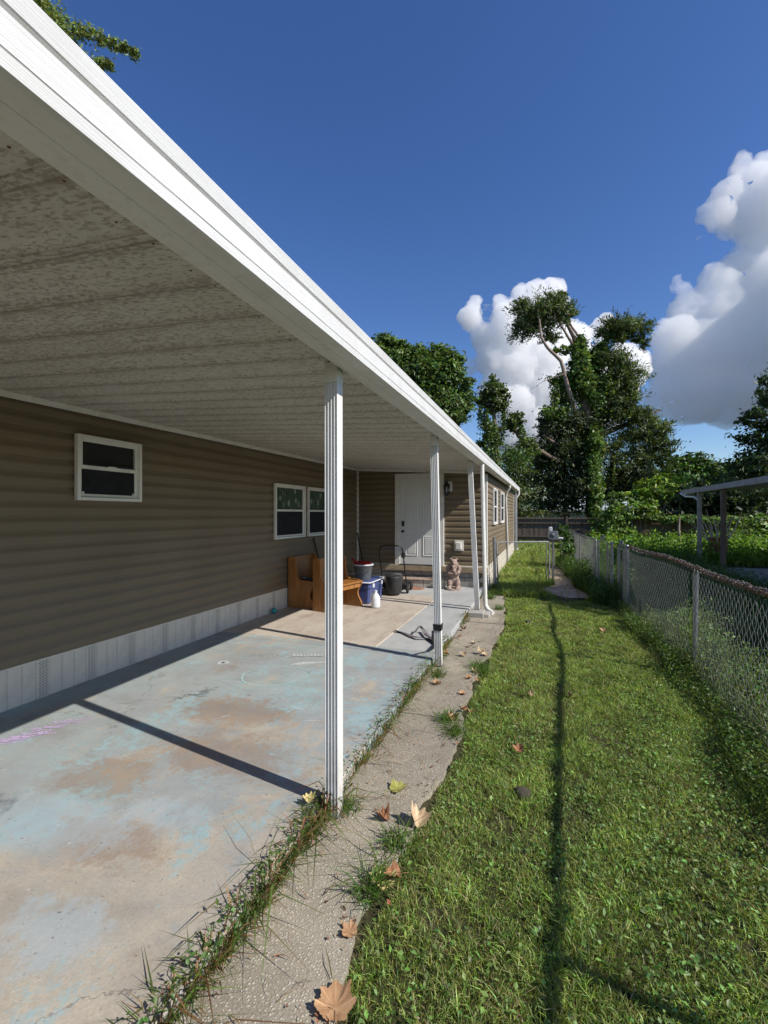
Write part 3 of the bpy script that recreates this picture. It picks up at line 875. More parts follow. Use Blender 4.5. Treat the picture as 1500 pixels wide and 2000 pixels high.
# pans
pm_cache = None
for i in range(0, 46):
    y0 = -2.98 + i*0.29
    y1 = y0 + 0.29
    if y0 > DY - 0.02: break
    y1 = min(y1, DY + 0.01)
    m = MB()
    def zc(x, y): return ceil_z(x, y)
    sec = [(y0 + 0.002, 0.0), (y0 + 0.010, 0.006), (y0 + 0.014, 0.0), (y0 + 0.07, -0.002), (y0 + 0.145, 0.003), (y0 + 0.22, -0.002), (y1 - 0.012, 0.0), (y1 - 0.003, -0.007), (y1 - 0.003, 0.04), (y0 + 0.002, 0.04)]
    m.prism(sec, lambda p: (WX + 0.004, p[0], zc(WX, p[0]) + p[1]), lambda p: (-1.00, p[0], zc(-1.00, p[0]) + p[1]))
    o = m.build('roof_pan', M['ceiling'], carport)
# screws along the outer end of each pan
m = MB()
for i in range(10, 46):
    y0 = -2.98 + i*0.29
    if y0 > DY - 0.1: break
    for q in (0.06, 0.23):
        m.sphere((-1.16 + random.uniform(-0.02, 0.02), y0 + q, ceil_z(-1.16, y0 + q) - 0.001), 0.0048, 8, 4)
tag(m.build('screws', M['rust'], carport), kind='stuff')
# soffit beam and fascia, one extrusion along Y
def extrude_y(poly, y0, y1):
    return MB().prism(poly, lambda p: (p[0], y0, zf(y0) + p[1]), lambda p: (p[0], y1, zf(y1) + p[1]))
extrude_y([(-1.062, 0.0), (-1.062, 0.10), (-1.00, 0.10), (-0.988, 0.012), (-0.988, 0.001), (-1.03, -0.002)], -4.5, 21.6).build('soffit_beam', M['white_metal'], carport)
MB().prism([(-1.076, 0.03), (-1.063, 0.03), (-1.063, 0.12), (-1.076, 0.12)], lambda p: (p[0], -4.5, zf(-4.5) + p[1]), lambda p: (p[0], 10.3, zf(10.3) + p[1])).build('sealant_gap', M['darkroom'], carport)
extrude_y([(-0.9868, 0.001), (-0.9868, 0.05), (FX - 0.004, 0.05), (FX - 0.004, 0.001)], -4.5, 21.6).build('soffit_strip', M['white_metal'], carport)
for (ya, yb) in ((-4.5, 9.6), (9.603, 21.65)):
    extrude_y([(FX - 0.004, 0.0), (FX, -0.004), (FX + 0.012, 0.0), (FX + 0.014, 0.031), (FX + 0.0165, 0.034), (FX + 0.014, 0.037), (FX + 0.014, 0.103), (FX + 0.007, 0.106), (FX + 0.014, 0.109), (FX + 0.007, 0.112),
           (FX + 0.016, 0.117), (FX + 0.022, 0.160), (FX + 0.016, 0.168), (FX - 0.02, 0.168), (FX - 0.02, 0.10), (FX - 0.004, 0.09)], ya, yb).build('fascia', M['fascia'], carport)
# top sheet of the roof, above the pans
m = MB()
m.add([(-4.62, -4.5, 2.72), (FX - 0.02, -4.5, 2.53), (FX - 0.02, 21.65, 2.79), (-4.62, 21.65, 2.94), (-4.62, -4.5, 2.74), (FX - 0.02, -4.5, 2.55), (FX - 0.02, 21.65, 2.81), (-4.62, 21.65, 2.96)],
      [(0, 3, 2, 1), (4, 5, 6, 7), (0, 1, 5, 4), (1, 2, 6, 5), (2, 3, 7, 6), (3, 0, 4, 7)])
m.build('roof_sheet', M['white_metal'], carport)
# dark eave board over the side wall
MB().prism([(-1.13, 0.0), (-1.064, 0.0), (-1.064, 0.09), (-1.13, 0.09)], lambda p: (p[0], DY, zf(DY) + 0.03 + p[1]), lambda p: (p[0], 21.55, zf(21.55) + 0.03 + p[1])).build('eave_board', M['siding'], carport)

def post(x, y, ztop, xt, yt, zb=0.0):
    """fluted square post, standing on z = zb and leaning so its top is at xt, yt"""
    h = 0.038
    prof = []
    def side(ax, ay, bx, by, nx, ny):
        L = 4
        for i in range(L):
            a = i / L
            for q, dpt in ((0.0, 0.0), (0.16, 0.0), (0.30, 0.007), (0.55, 0.010), (0.80, 0.007), (0.94, 0.0)):
                t = a + q / L
                prof.append((ax + (bx-ax)*t - nx*dpt, ay + (by-ay)*t - ny*dpt))
    side(-h, -h, h, -h, 0, -1)
    prof.append((h, -h)); prof.append((h, h))
    side(h, h, -h, h, 0, 1)
    prof.append((-h, h))
    clean = []
    for p in prof:
        if not clean or (abs(p[0]-clean[-1][0]) + abs(p[1]-clean[-1][1])) > 1e-5: clean.append(p)
    zk = zb + (ztop - zb) * 0.955
    f = lambda z, s=1.0: (lambda p: (x + (xt-x)*(z-zb)/(ztop-zb) + p[0]*s, y + (yt-y)*(z-zb)/(ztop-zb) + p[1]*s, z))
    m = MB().prism(clean, f(zb + 0.004), f(zk))
    o = m.build('post', M['white_metal'], carport)
    c = MB().prism([(-h*1.04, -h*1.04), (h*1.04, -h*1.04), (h*1.04, h*1.04), (-h*1.04, h*1.04)], f(zk + 0.001), f(ztop))
    c.build('post_cap', M['white_trim'], o)
    b = MB().cbox(x - h*1.3, x + h*1.3, y - h*1.3, y + h*1.3, zb, zb + 0.005, 0.001)
    b.build('base_plate', M['galv'], o)
    return o
post(-1.10, 2.375, 2.470, -1.115, 2.40, -0.05)
post(-1.075, 5.06, 2.495, -1.135, 5.10, -0.05)
post(-1.015, 7.88, 2.52, -1.145, 7.92, 0.02)
post(-1.03, 21.2, 2.60, -1.06, 21.2, -0.1)
# downspouts with their elbows
def downspout(pts, rad, name='downspout', shoe=None):
    m = MB().tube(pts, rad, 10)
    o = m.build(name, M['white_trim'], carport)
    if shoe:
        pr = []; P = [Vector(p) for p in shoe]
        q = MB()
        for i in range(len(P) - 1):
            for k in range(5):
                pr.append(P[i].lerp(P[i+1], k/5))
        pr.append(P[-1])
        q.tube(pr, [rad * (1.12 if i % 2 else 1.0) for i in range(len(pr))], 10)
        q.build('corrugated_shoe', M['white_trim'], o)
    return o
z8 = zf(8.05)
downspout([(-0.955, 8.05, z8), (-0.955, 8.05, z8 - 0.1), (-0.93, 8.06, 1.2), (-0.905, 8.07, 0.16)], 0.034, shoe=[(-0.905, 8.07, 0.17), (-0.90, 8.06, 0.06), (-0.85, 8.00, 0.0), (-0.76, 7.92, -0.035)])
z15 = zf(15.3)
downspout([(-0.95, 15.3, z15 + 0.01), (-0.95, 15.3, z15 - 0.10), (-1.06, 15.4, z15 - 0.25), (-1.085, 15.45, z15 - 0.42), (-1.08, 15.9, 1.0), (-1.075, 16.4, 0.0)], 0.04)
z21 = zf(21.4)
downspout([(-0.94, 21.4, z21), (-0.94, 21.4, z21 - 0.12), (-1.06, 21.4, z21 - 0.3), (-1.06, 21.4, 0.15), (-0.98, 21.35, 0.02)], 0.045)

# concrete pads under the third post
pad = thing('concrete_pad', 'two stacked grey concrete blocks under the leaning post by the downspout', 'concrete block', (-1.0, 7.85, -0.1))
MB().cbox(-1.135, -0.885, 7.60, 7.90, -0.12, 0.018, 0.008).build('block', M['concrete'], pad)
MB().cbox(-0.882, -0.80, 7.66, 7.98, -0.12, -0.01, 0.008).build('block', M['concrete'], pad)

# ================================================================== THINGS UNDER THE CARPORT
def pew(name, label, cat, loc, rz, L):
    t = thing(name, label, cat, loc, world=False)
    t.rotation_euler = (0, 0, rz)
    D = 0.50
    def prof():
        p = [(0, 0), (D*0.98, 0)]
        for i in range(13):                       # S-curved front edge
            a = i/12
            p.append((D - 0.035 + 0.045*math.cos(a*2*math.pi*0.95 + 0.2) , 0.03 + a*0.42))
        p += [(D*0.80, 0.475), (0.26, 0.475), (0.20, 0.50), (0.172, 0.56), (0.16, 0.66), (0.155, 0.80), (0.135, 0.865), (0.10, 0.88), (0.03, 0.88), (0, 0.85)]
        return p
    for y0 in (0.0, L - 0.035):
        MB().prism(prof(), lambda q: (q[0], y0, q[1]), lambda q: (q[0], y0 + 0.035, q[1])).build('end_panel', M['pine'], t)
    MB().cbox(0.10, D + 0.012, 0.037, L - 0.037, 0.425, 0.455, 0.006).build('seat', M['pine'], t)
    MB().cbox(D - 0.045, D - 0.02, 0.037, L - 0.037, 0.345, 0.424, 0.003).build('apron', M['pine'], t)
    m = MB().prism([(0.02, 0.05), (0.05, 0.05), (0.085, 0.455), (0.055, 0.86), (0.025, 0.86)], lambda q: (q[0], 0.037, q[1]), lambda q: (q[0], L - 0.037, q[1]))
    m.build('backrest', M['pine'], t)
    return t
pew('wooden_pew', 'varnished wooden bench end standing against the siding wall', 'bench', (-4.14, 7.06, 0.009), 0, 0.80)
pew('wooden_pew', 'angled wooden bench with sunlit orange seat beside the blue tote', 'bench', (-3.60, 6.93, 0.009), R(-12), 0.74)
sh = thing('shoe', 'dark shoe lying on the seat of the wall bench', 'shoe', (-3.80, 7.16, 0.464), world=False)
sh.rotation_euler = (0, 0, R(10))
MB().sphere((0, 0, 0.035), (0.14, 0.045, 0.035)).build('upper', M['black_plastic'], sh)
MB().sphere((-0.07, 0, 0.055), (0.06, 0.04, 0.035)).build('collar', M['grey_plastic'], sh)

tote = thing('storage_tote', 'blue plastic storage tote with pale rimmed lid', 'storage box', (-3.10, 8.08, 0.009))
def tapered(x0, x1, y0, y1, z0, z1, ins):
    return MB().prism([(0, 0)], None, None) if False else None
X0, X1, Y0, Y1 = -3.33, -2.88, 7.72, 8.50
tb = MB()
ring = lambda i, z: [(X0+i+.03,Y0+i,z),(X1-i-.03,Y0+i,z),(X1-i,Y0+i+.03,z),(X1-i,Y1-i-.03,z),(X1-i-.03,Y1-i,z),(X0+i+.03,Y1-i,z),(X0+i,Y1-i-.03,z),(X0+i,Y0+i+.03,z)]
rings = [(0.045, 0.009), (0.03, 0.03), (0.012, 0.29), (0.0, 0.295), (0.0, 0.35), (0.014, 0.352), (0.012, 0.378)]
vs = []; fs = []
for i, z in rings: vs += ring(i, z)
for r_ in range(len(rings)-1):
    for k in range(8):
        j = (k+1) % 8
        fs.append((r_*8+k, r_*8+j, r_*8+8+j, r_*8+8+k))
fs.append(tuple(range(7, -1, -1)))
tb.add(vs, fs); tb.build('bin', M['blue'], tote)
ld = MB(); vs = []; fs = []
rl = [(-0.012, 0.380), (-0.014, 0.398), (-0.006, 0.404), (0.03, 0.404), (0.05, 0.420), (0.10, 0.422)]
for i, z in rl: vs += ring(i, z)
for r_ in range(len(rl)-1):
    for k in range(8):
        j = (k+1) % 8
        fs.append((r_*8+k, r_*8+j, r_*8+8+j, r_*8+8+k))
fs.append(tuple(range((len(rl)-1)*8, len(rl)*8))); fs.append(tuple(range(7, -1, -1)))
ld.add(vs, fs); lid = ld.build('lid', M['blue'], tote)
rm = MB()
r1 = ring(-0.02, 0); 
rm.tube([(p[0], p[1], 0.398) for p in r1 + [r1[0]]], 0.012, 6, caps=False)
rm.build('lid_rim', M['pale_grey'], lid)
for yy in (7.86, 8.30):
    MB().cbox(X1 - 0.004, X1 + 0.012, yy, yy + 0.08, 0.29, 0.36, 0.003).build('latch', M['pale_grey'], tote)

pail = thing('pail', 'round grey bucket with pale rim on top of the blue tote', 'bucket', (-3.10, 7.96, 0.423), world=False)
MB().lathe([(0.135, 0), (0.14, 0.01), (0.172, 0.255), (0.178, 0.26), (0.165, 0.262), (0.13, 0.02), (0.0, 0.018)], n=28, caps=False).build('body', M['grey_plastic'], pail)
MB().lathe([(0.174, 0.256), (0.190, 0.258), (0.192, 0.278), (0.180, 0.282), (0.172, 0.275)], n=28, caps=False).build('rim', M['pale_grey'], pail)
MB().tube([(0.19*math.cos(a), -0.02 + 0.19*math.sin(a)*0.3 - 0.17, 0.25 - 0.14*math.sin(a)) for a in [math.pi*i/10 for i in range(11)]], 0.005, 6).build('handle', M['galv'], pail)
dp = thing('dustpan', 'red plastic dustpan lying in the grey bucket', 'dustpan', (-3.11, 7.96, 0.70), world=False)
MB().prism([(-0.14, -0.10), (0.12, -0.10), (0.12, -0.09), (-0.12, -0.085), (-0.12, 0.09), (0.12, 0.10), (0.12, 0.11), (-0.14, 0.11)], lambda q: (q[0], q[1], 0.0), lambda q: (q[0], q[1], 0.045)).build('side', M['red'], dp)
MB().cbox(-0.12, 0.12, -0.09, 0.10, 0.0, 0.006, 0.002).build('plate', M['red'], dp)
MB().tube([(-0.13, 0, 0.03), (-0.22, 0, 0.10)], 0.016, 8).build('handle', M['red'], dp)

jug = thing('water_jug', 'clear plastic gallon jug standing on tan concrete in front of tote', 'jug', (-2.70, 7.52, 0.009), world=False)
MB().lathe([(0.062, 0), (0.074, 0.008), (0.078, 0.03), (0.078, 0.16), (0.07, 0.19), (0.05, 0.225), (0.026, 0.255), (0.022, 0.265), (0.022, 0.275)], n=24).build('bottle', M['jug'], jug)
MB().lathe([(0.025, 0.276), (0.026, 0.278), (0.026, 0.295), (0.022, 0.298)], n=18).build('cap', M['pale_grey'], jug)
MB().tube([(-0.024, 0, 0.25), (-0.06, 0, 0.25), (-0.085, 0, 0.21), (-0.083, 0, 0.15)], 0.012, 8).build('handle', M['jug'], jug)

mow = thing('lawn_mower', 'black push lawn mower with grass bag behind the tote', 'lawn mower', (-2.92, 9.2, 0.007), world=False)
mow.rotation_euler = (0, 0, R(6))
# grass bag towards the camera, deck behind
bg_ = MB().lathe([(0.135, 0.03), (0.15, 0.05), (0.175, 0.33), (0.18, 0.37), (0.172, 0.385), (0.08, 0.40), (0.0, 0.402)], c=(0.10, -0.38, 0), n=22, sx=1.0, sy=1.15)
bg_.build('grass_bag', M['black_plastic'], mow)
MB().cbox(-0.22, 0.30, -0.16, 0.36, 0.10, 0.20, 0.02).build('deck', M['black'], mow)
MB().lathe([(0.13, 0.20), (0.14, 0.22), (0.14, 0.33), (0.10, 0.36), (0.04, 0.37)], c=(0.04, 0.12, 0), n=18).build('engine', M['grey_plastic'], mow)
for xx in (-0.25, 0.33):
    for yy in (-0.13, 0.33):
        wv = MB().lathe([(0.04, -0.02), (0.085, -0.02), (0.09, -0.012), (0.09, 0.012), (0.085, 0.02), (0.04, 0.02)], n=18)
        wv.v = [(xx + z, yy + x, 0.09 + y) for x, y, z in wv.v]
        wv.build('wheel', M['rubber'], mow)
hd = MB().tube([(-0.20, -0.02, 0.20), (-0.20, -0.15, 0.36), (-0.20, -0.42, 0.86), (-0.15, -0.50, 0.97), (-0.02, -0.53, 1.0), (0.20, -0.53, 0.99), (0.28, -0.50, 0.95), (0.29, -0.44, 0.88), (0.29, -0.15, 0.36), (0.29, -0.02, 0.20)], 0.013, 8)
hd.build('handle', M['black'], mow)
MB().tube([(-0.20, -0.20, 0.44), (0.29, -0.20, 0.44)], 0.010, 8).build('cross_bar', M['black'], mow)
MB().tube([(-0.17, -0.455, 0.90), (-0.10, -0.475, 0.925), (0.20, -0.475, 0.925), (0.27, -0.455, 0.90)], 0.007, 6).build('brake_bail', M['blue'], mow)
MB().cbox(0.25, 0.33, -0.44, -0.36, 0.74, 0.85, 0.02).build('control_box', M['black'], mow)

def stick(name, label, cat, a, b, r, head=None, hmat='black'):
    a = Vector(a); b = Vector(b)
    t = thing(name, label, cat, a)
    MB().tube([a, b], r, 8).build('handle', M['black'], t)
    if head: head.build('head', M[hmat], t)
    return t
stick('broom', 'black broom handle leaning in the corner by the white corner trim', 'broom', (-3.72, 9.75, 0.10), (-4.12, 10.18, 1.18), 0.014, MB().cbox(-3.84, -3.58, 9.70, 9.78, 0.01, 0.12, 0.01))
stick('broom', 'dark broom standing behind the wall bench below the double windows', 'broom', (-4.02, 8.30, 0.10), (-4.15, 8.02, 1.16), 0.015, MB().cbox(-4.14, -3.90, 8.27, 8.34, 0.01, 0.12, 0.01))

# brown cardboard-like cabinet behind the tote? no: a dark wooden crate in the shade
cr = thing('wooden_crate', 'dark brown wooden crate in the shade behind grey bucket', 'crate', (-3.70, 8.9, 0.009))
for i in range(4):
    MB().cbox(-3.98, -3.42, 8.70, 8.715, 0.02 + i*0.13, 0.14 + i*0.13, 0.003).build('slat', M['oldwood'], cr)
    MB().cbox(-3.435, -3.42, 8.72, 9.15, 0.02 + i*0.13, 0.14 + i*0.13, 0.003).build('slat', M['oldwood'], cr)
MB().cbox(-3.98, -3.437, 8.717, 9.15, 0.009, 0.019, 0.003).build('floor', M['oldwood'], cr)
MB().cbox(-3.99, -3.41, 8.69, 9.16, 0.538, 0.555, 0.003).build('lid', M['oldwood'], cr)

# the step below the door
st = thing('door_step', 'low block step with worn terracotta top below the white door', 'step', (-2.62, 10.1, 0.006))
MB().cbox(-3.18, -2.22, 9.93, 10.25, 0.155, 0.185, 0.008).build('tread', M['terracotta'], st)
for i in range(4):
    MB().cbox(-3.17 + i*0.238, -3.17 + i*0.238 + 0.230, 9.95, 10.24, 0.008, 0.153, 0.008).build('block', M['pale_stone'], st)
for i in range(9):       # raised leaf pattern on the face of the two nearest blocks
    x = -3.12 + i*0.052
    MB().add([(x, 9.949, 0.02), (x + 0.024, 9.938, 0.08), (x, 9.949, 0.135), (x - 0.024, 9.938, 0.08)], [(0, 1, 2, 3)]).build('relief_leaf', M['cream'], st)
rugm = MB().prism([(-3.05 + 0.34 + 0.34*math.cos(a), 9.72 + 0.17*math.sin(a)) for a in [2*math.pi*i/28 for i in range(28)]], lambda p: (p[0], p[1], 0.007), lambda p: (p[0], p[1], 0.02))
tag(rugm.build('doormat', M['redmat']), 'faded red oval doormat on the concrete in front of step', 'doormat')

# statue
def blobby(name, balls, voxel, mat, parent, noise=0.006):
    m = MB()
    for c, r in balls: m.sphere(c, r, 14, 10)
    o = m.build(name, mat, parent)
    md = o.modifiers.new('fuse', 'REMESH'); md.mode = 'VOXEL'; md.voxel_size = voxel; md.use_smooth_shade = True
    tx = bpy.data.textures.new('rough', 'CLOUDS'); tx.noise_scale = 0.022
    d = o.modifiers.new('rough', 'DISPLACE'); d.texture = tx; d.strength = noise; d.mid_level = 0.5
    s = o.modifiers.new('soft', 'SMOOTH'); s.iterations = 1
    return o
stt = thing('bear_statue', 'terracotta statue of an upright bear hugging a cub', 'statue', (-1.79, 9.97, 0.006), world=False)
stt.rotation_euler = (0, 0, R(8))
S = lambda x, y, z, r: ((x, y, z), r)
body = [S(0, 0.0, 0.30, (0.115, 0.10, 0.17)), S(0, 0.01, 0.45, (0.105, 0.09, 0.12)), S(0, 0.0, 0.19, (0.12, 0.10, 0.12)),
        S(-0.085, -0.06, 0.12, (0.06, 0.075, 0.13)), S(0.085, -0.06, 0.12, (0.06, 0.075, 0.13)), S(-0.09, -0.13, 0.04, (0.05, 0.085, 0.035)), S(0.09, -0.13, 0.04, (0.05, 0.085, 0.035)),
        S(-0.06, -0.20, 0.035, (0.016, 0.02, 0.018)), S(-0.09, -0.21, 0.035, (0.016, 0.02, 0.018)), S(-0.12, -0.20, 0.035, (0.016, 0.02, 0.018)),
        S(0.06, -0.20, 0.035, (0.016, 0.02, 0.018)), S(0.09, -0.21, 0.035, (0.016, 0.02, 0.018)), S(0.12, -0.20, 0.035, (0.016, 0.02, 0.018)),
        S(-0.115, -0.02, 0.44, (0.05, 0.055, 0.08)), S(0.115, -0.02, 0.44, (0.05, 0.055, 0.08)), S(-0.10, -0.09, 0.36, (0.045, 0.07, 0.05)), S(0.10, -0.09, 0.36, (0.045, 0.07, 0.05)),
        S(-0.05, -0.13, 0.355, (0.045, 0.035, 0.035)), S(0.05, -0.13, 0.345, (0.045, 0.035, 0.035)),
        S(0, -0.01, 0.575, (0.075, 0.075, 0.07)), S(0.0, -0.075, 0.56, (0.038, 0.055, 0.034)), S(-0.06, 0.01, 0.64, (0.028, 0.018, 0.03)), S(0.06, 0.01, 0.64, (0.028, 0.018, 0.03)),
        S(-0.05, -0.03, 0.53, (0.05, 0.05, 0.05)), S(0.05, -0.03, 0.53, (0.05, 0.05, 0.05)), S(0, -0.115, 0.585, (0.014, 0.012, 0.012)), S(0, -0.05, 0.50, (0.07, 0.06, 0.05))]
blobby('body', body, 0.008, M['terracotta'], stt, 0.020)
blobby('cub', [S(0.0, -0.135, 0.42, (0.05, 0.04, 0.06)), S(0.0, -0.15, 0.485, (0.036, 0.034, 0.034)), S(-0.025, -0.145, 0.515, (0.012, 0.01, 0.013)), S(0.025, -0.145, 0.515, (0.012, 0.01, 0.013)), S(0.0, -0.185, 0.478, (0.016, 0.018, 0.014))], 0.008, M['terracotta'], stt, 0.006)
m = MB()
for x in (-0.028, 0.028): m.sphere((x, -0.078, 0.598), 0.008, 8, 6)
m.build('eyes', M['black'], stt)
MB().lathe([(0.18, 0.0), (0.185, 0.01), (0.18, 0.02), (0.165, 0.026)], n=24, sy=1.15, c=(0, -0.06, 0)).build('plinth', M['terracotta'], stt)
orn = thing('garden_ornament', 'small cream stone ornament half hidden by the strapped post, left of the bear', 'ornament', (-2.02, 9.97, 0.006), world=False)
blobby('body', [S(0, 0, 0.08, (0.055, 0.05, 0.08)), S(0, -0.01, 0.155, (0.042, 0.042, 0.045)), S(-0.025, 0, 0.195, (0.012, 0.01, 0.02)), S(0.025, 0, 0.195, (0.012, 0.01, 0.02))], 0.009, M['cream'], orn, 0.008)
MB().lathe([(0.07, 0), (0.072, 0.012), (0.062, 0.022)], n=18).build('foot', M['cream'], orn)

# wall lantern, outlet box
lan = thing('wall_lantern', 'black carriage lantern on white mounting plate right of the door', 'wall lamp', (-1.99, DY - 0.02, 2.05))
lx, ly = -1.99, DY - 0.14
MB().cbox(-2.035, -1.885, DY - 0.034, DY - 0.016, 2.13, 2.35, 0.004).build('mount_plate', M['white_trim'], lan)
MB().tube([(lx + 0.03, DY - 0.035, 2.20), (lx + 0.02, DY - 0.09, 2.30), (lx, ly, 2.33)], 0.012, 8).build('arm', M['black'], lan)
MB().lathe([(0.015, 2.36), (0.02, 2.33), (0.03, 2.315), (0.085, 2.245), (0.088, 2.235), (0.07, 2.23)][::-1], c=(lx, ly, 0), n=6, smooth=False).build('cap', M['black'], lan)
cg = MB()
for k in range(6):
    a = math.pi*2*k/6
    cg.tube([(lx + 0.066*math.cos(a), ly + 0.066*math.sin(a), 2.232), (lx + 0.052*math.cos(a), ly + 0.052*math.sin(a), 2.075)], 0.006, 5)
cg.lathe([(0.066, 2.06), (0.068, 2.075), (0.03, 2.08)], c=(lx, ly, 0), n=6, smooth=False)
cg.lathe([(0.02, 2.03), (0.03, 2.058)], c=(lx, ly, 0), n=6)
cg.build('cage', M['black'], lan)
MB().lathe([(0.046, 2.08), (0.058, 2.228)], c=(lx, ly, 0), n=6, smooth=False).build('glass', M['pane'], lan)
MB().lathe([(0.010, 2.08), (0.012, 2.12), (0.022, 2.15), (0.02, 2.18), (0.006, 2.20)], c=(lx, ly, 0), n=10).build('bulb', M['pale_grey'], lan)
ob = thing('outlet_box', 'white outdoor outlet cover on the siding right of the door', 'outlet', (-1.73, DY - 0.02, 0.80))
MB().cbox(-1.835, -1.635, DY - 0.038, DY - 0.014, 0.80, 1.03, 0.005).build('back_plate', M['white_trim'], ob)
MB().cbox(-1.800, -1.675, DY - 0.095, DY - 0.039, 0.835, 0.995, 0.012).build('cover', M['white_trim'], ob)

# strap tied to the second post
stp = thing('tie_strap', 'dark webbing strap knotted round the second post and trailing over the slab', 'strap', (-1.08, 5.06, 0.0))
zb = 0.335; bx, by = -1.0845, 5.066
bd = MB()
for k in range(3):
    hh = 0.0435 + k*0.002
    bd.prism([(-hh, -hh), (hh, -hh), (hh, hh), (-hh, hh)], lambda p: (bx + p[0], by + p[1], zb + k*0.024 - 0.01*(k % 2)), lambda p: (bx + p[0], by + p[1], zb + k*0.024 + 0.022))
bd.build('band', M['black'], stp)
def ribbon(pts, wd, mat, name, par):
    m = MB(); P = [Vector(p) for p in pts]; vs = []
    for i, p in enumerate(P):
        t = (P[min(i+1, len(P)-1)] - P[max(i-1, 0)]).normalized()
        s_ = t.cross(Vector((0.1, 0.25, 1))).normalized() * wd/2
        s_.z += 0.012*math.sin(i*1.3)
        vs += [p - s_, p + s_, p + s_ + Vector((0, 0, 0.006)), p - s_ + Vector((0, 0, 0.006))]
    fs = []
    for i in range(len(P)-1):
        for k in range(4):
            j = (k+1) % 4
            fs.append((4*i+k, 4*i+j, 4*i+4+j, 4*i+4+k))
    fs += [(3, 2, 1, 0), tuple(4*(len(P)-1)+k for k in range(4))]
    m.add(vs, fs, True)
    return m.build(name, mat, par)
ribbon([(-1.125, 5.05, 0.32), (-1.14, 5.10, 0.22), (-1.15, 5.30, 0.10), (-1.20, 5.60, 0.035), (-1.35, 5.80, 0.02), (-1.5, 5.78, 0.035), (-1.62, 5.86, 0.02), (-1.75, 6.00, 0.018), (-1.90, 6.08, 0.016)], 0.055, M['fabric'], 'tail', stp)
ribbon([(-1.28, 5.72, 0.03), (-1.42, 5.92, 0.045), (-1.52, 6.14, 0.05), (-1.56, 6.12, 0.10), (-1.60, 6.02, 0.04), (-1.64, 5.98, 0.02)], 0.05, M['fabric'], 'loop', stp)

tag(MB().sphere((0, 0, 0.045), 0.045, 18, 12).build('ball', M['teal']), 'small teal ball on the floor against the white skirting', 'ball').location = (-4.10, 6.55, 0.009)

# ================================================================== FENCES
def wire_panel(P0, P1, z0, z1, name, parent, dia=0.052, r=0.0019, sag=None, mat='wire'):
    P0 = Vector(P0); P1 = Vector(P1)
    L = (P1 - P0).length
    t = (P1 - P0) / L
    nrm_ = np.array([-t.y, t.x, 0])
    nw = int(L / dia); nz = int((z1 - z0) / dia) + 1
    ii = np.arange(nw)
    kk = np.arange(nz)
    s = ii[:, None]*dia + ((kk[None, :] + ii[:, None]) % 2)*dia*1.03
    z = z0 + kk[None, :]*dia + np.zeros((nw, 1))
    off = np.where((kk[None, :] + ii[:, None]) % 2 == 0, 0.003, -0.003)
    off = off + 0.012*np.sin(s*2.1 + z*3)
    tv = np.array([t.x, t.y, 0])
    base = np.array([P0.x, P0.y, 0])
    P = base + s[..., None]*tv + off[..., None]*nrm_ + z[..., None]*np.array([0, 0, 1.0])
    zdir = np.array([0, 0, 1.0])
    ring = []
    for a in range(3):
        an = 2*math.pi*a/3
        ring.append(P + r*(math.cos(an)*nrm_ + math.sin(an)*tv*1.2))
    V = np.stack(ring, 2)       # nw,nz,3,3
    idx = np.arange(nw*nz*3).reshape(nw, nz, 3)
    q = []
    for a in range(3):
        b = (a+1) % 3
        q.append(np.stack([idx[:, :-1, a], idx[:, :-1, b], idx[:, 1:, b], idx[:, 1:, a]], -1).reshape(-1, 4))
    F = np.concatenate(q)
    o = np_mesh(name, V.reshape(-1, 3), F.ravel(), np.arange(len(F))*4, np.full(len(F), 4), M[mat], None, parent)
    tag(o, kind='stuff')
    return o
fence = thing('chain_link_fence', 'galvanised chain link fence with rusty top rail along the lawn', 'fence', (1.55, 5.77, -0.1))
def fpost(x, y, ztop, r, name='post', par=None, cap=True, mat='galv', lean=(0, 0)):
    par = par or fence
    o = MB().tube([(x, y, -0.12), (x + lean[0], y + lean[1], ztop)], r, 12).build(name, M[mat], par)
    if cap: MB().sphere((x + lean[0], y + lean[1], ztop), (r*1.2, r*1.2, r*1.0), 12, 8).build('cap', M['galv'], o)
    return o
FP = [(1.26, -1.2), (1.325, 1.62), (1.455, 3.96), (1.52, 5.77), (1.41, 9.0)]
for i, (x, y) in enumerate(FP[:-1]):
    if i != 2: fpost(x + 0.03, y, 1.00, 0.026, lean=(0.02, 0))
fpost(1.41, 9.0, 1.06, 0.034)
MB().tube([(1.562, 5.77, 0.56), (1.562, 5.77, 0.585)], 0.032, 10).build('tie_band', M['galv'], fence)
rail = []
for i in range(61):
    u = i/60
    y = -1.2 + u*10.2
    x = float(np.interp(y, [p[1] for p in FP], [p[0] for p in FP]))
    rail.append((x + 0.035, y, 1.045 + 0.012*math.sin(y*2.1)))
MB().tube(rail, 0.018, 8).build('top_rail', M['rust'], fence)
for a, b in zip(FP[:-1], FP[1:]):
    if b[1] < 2.5: continue
    wire_panel((a[0], a[1], 0), (b[0], b[1], 0), -0.10, 1.05, 'wire_mesh', fence)
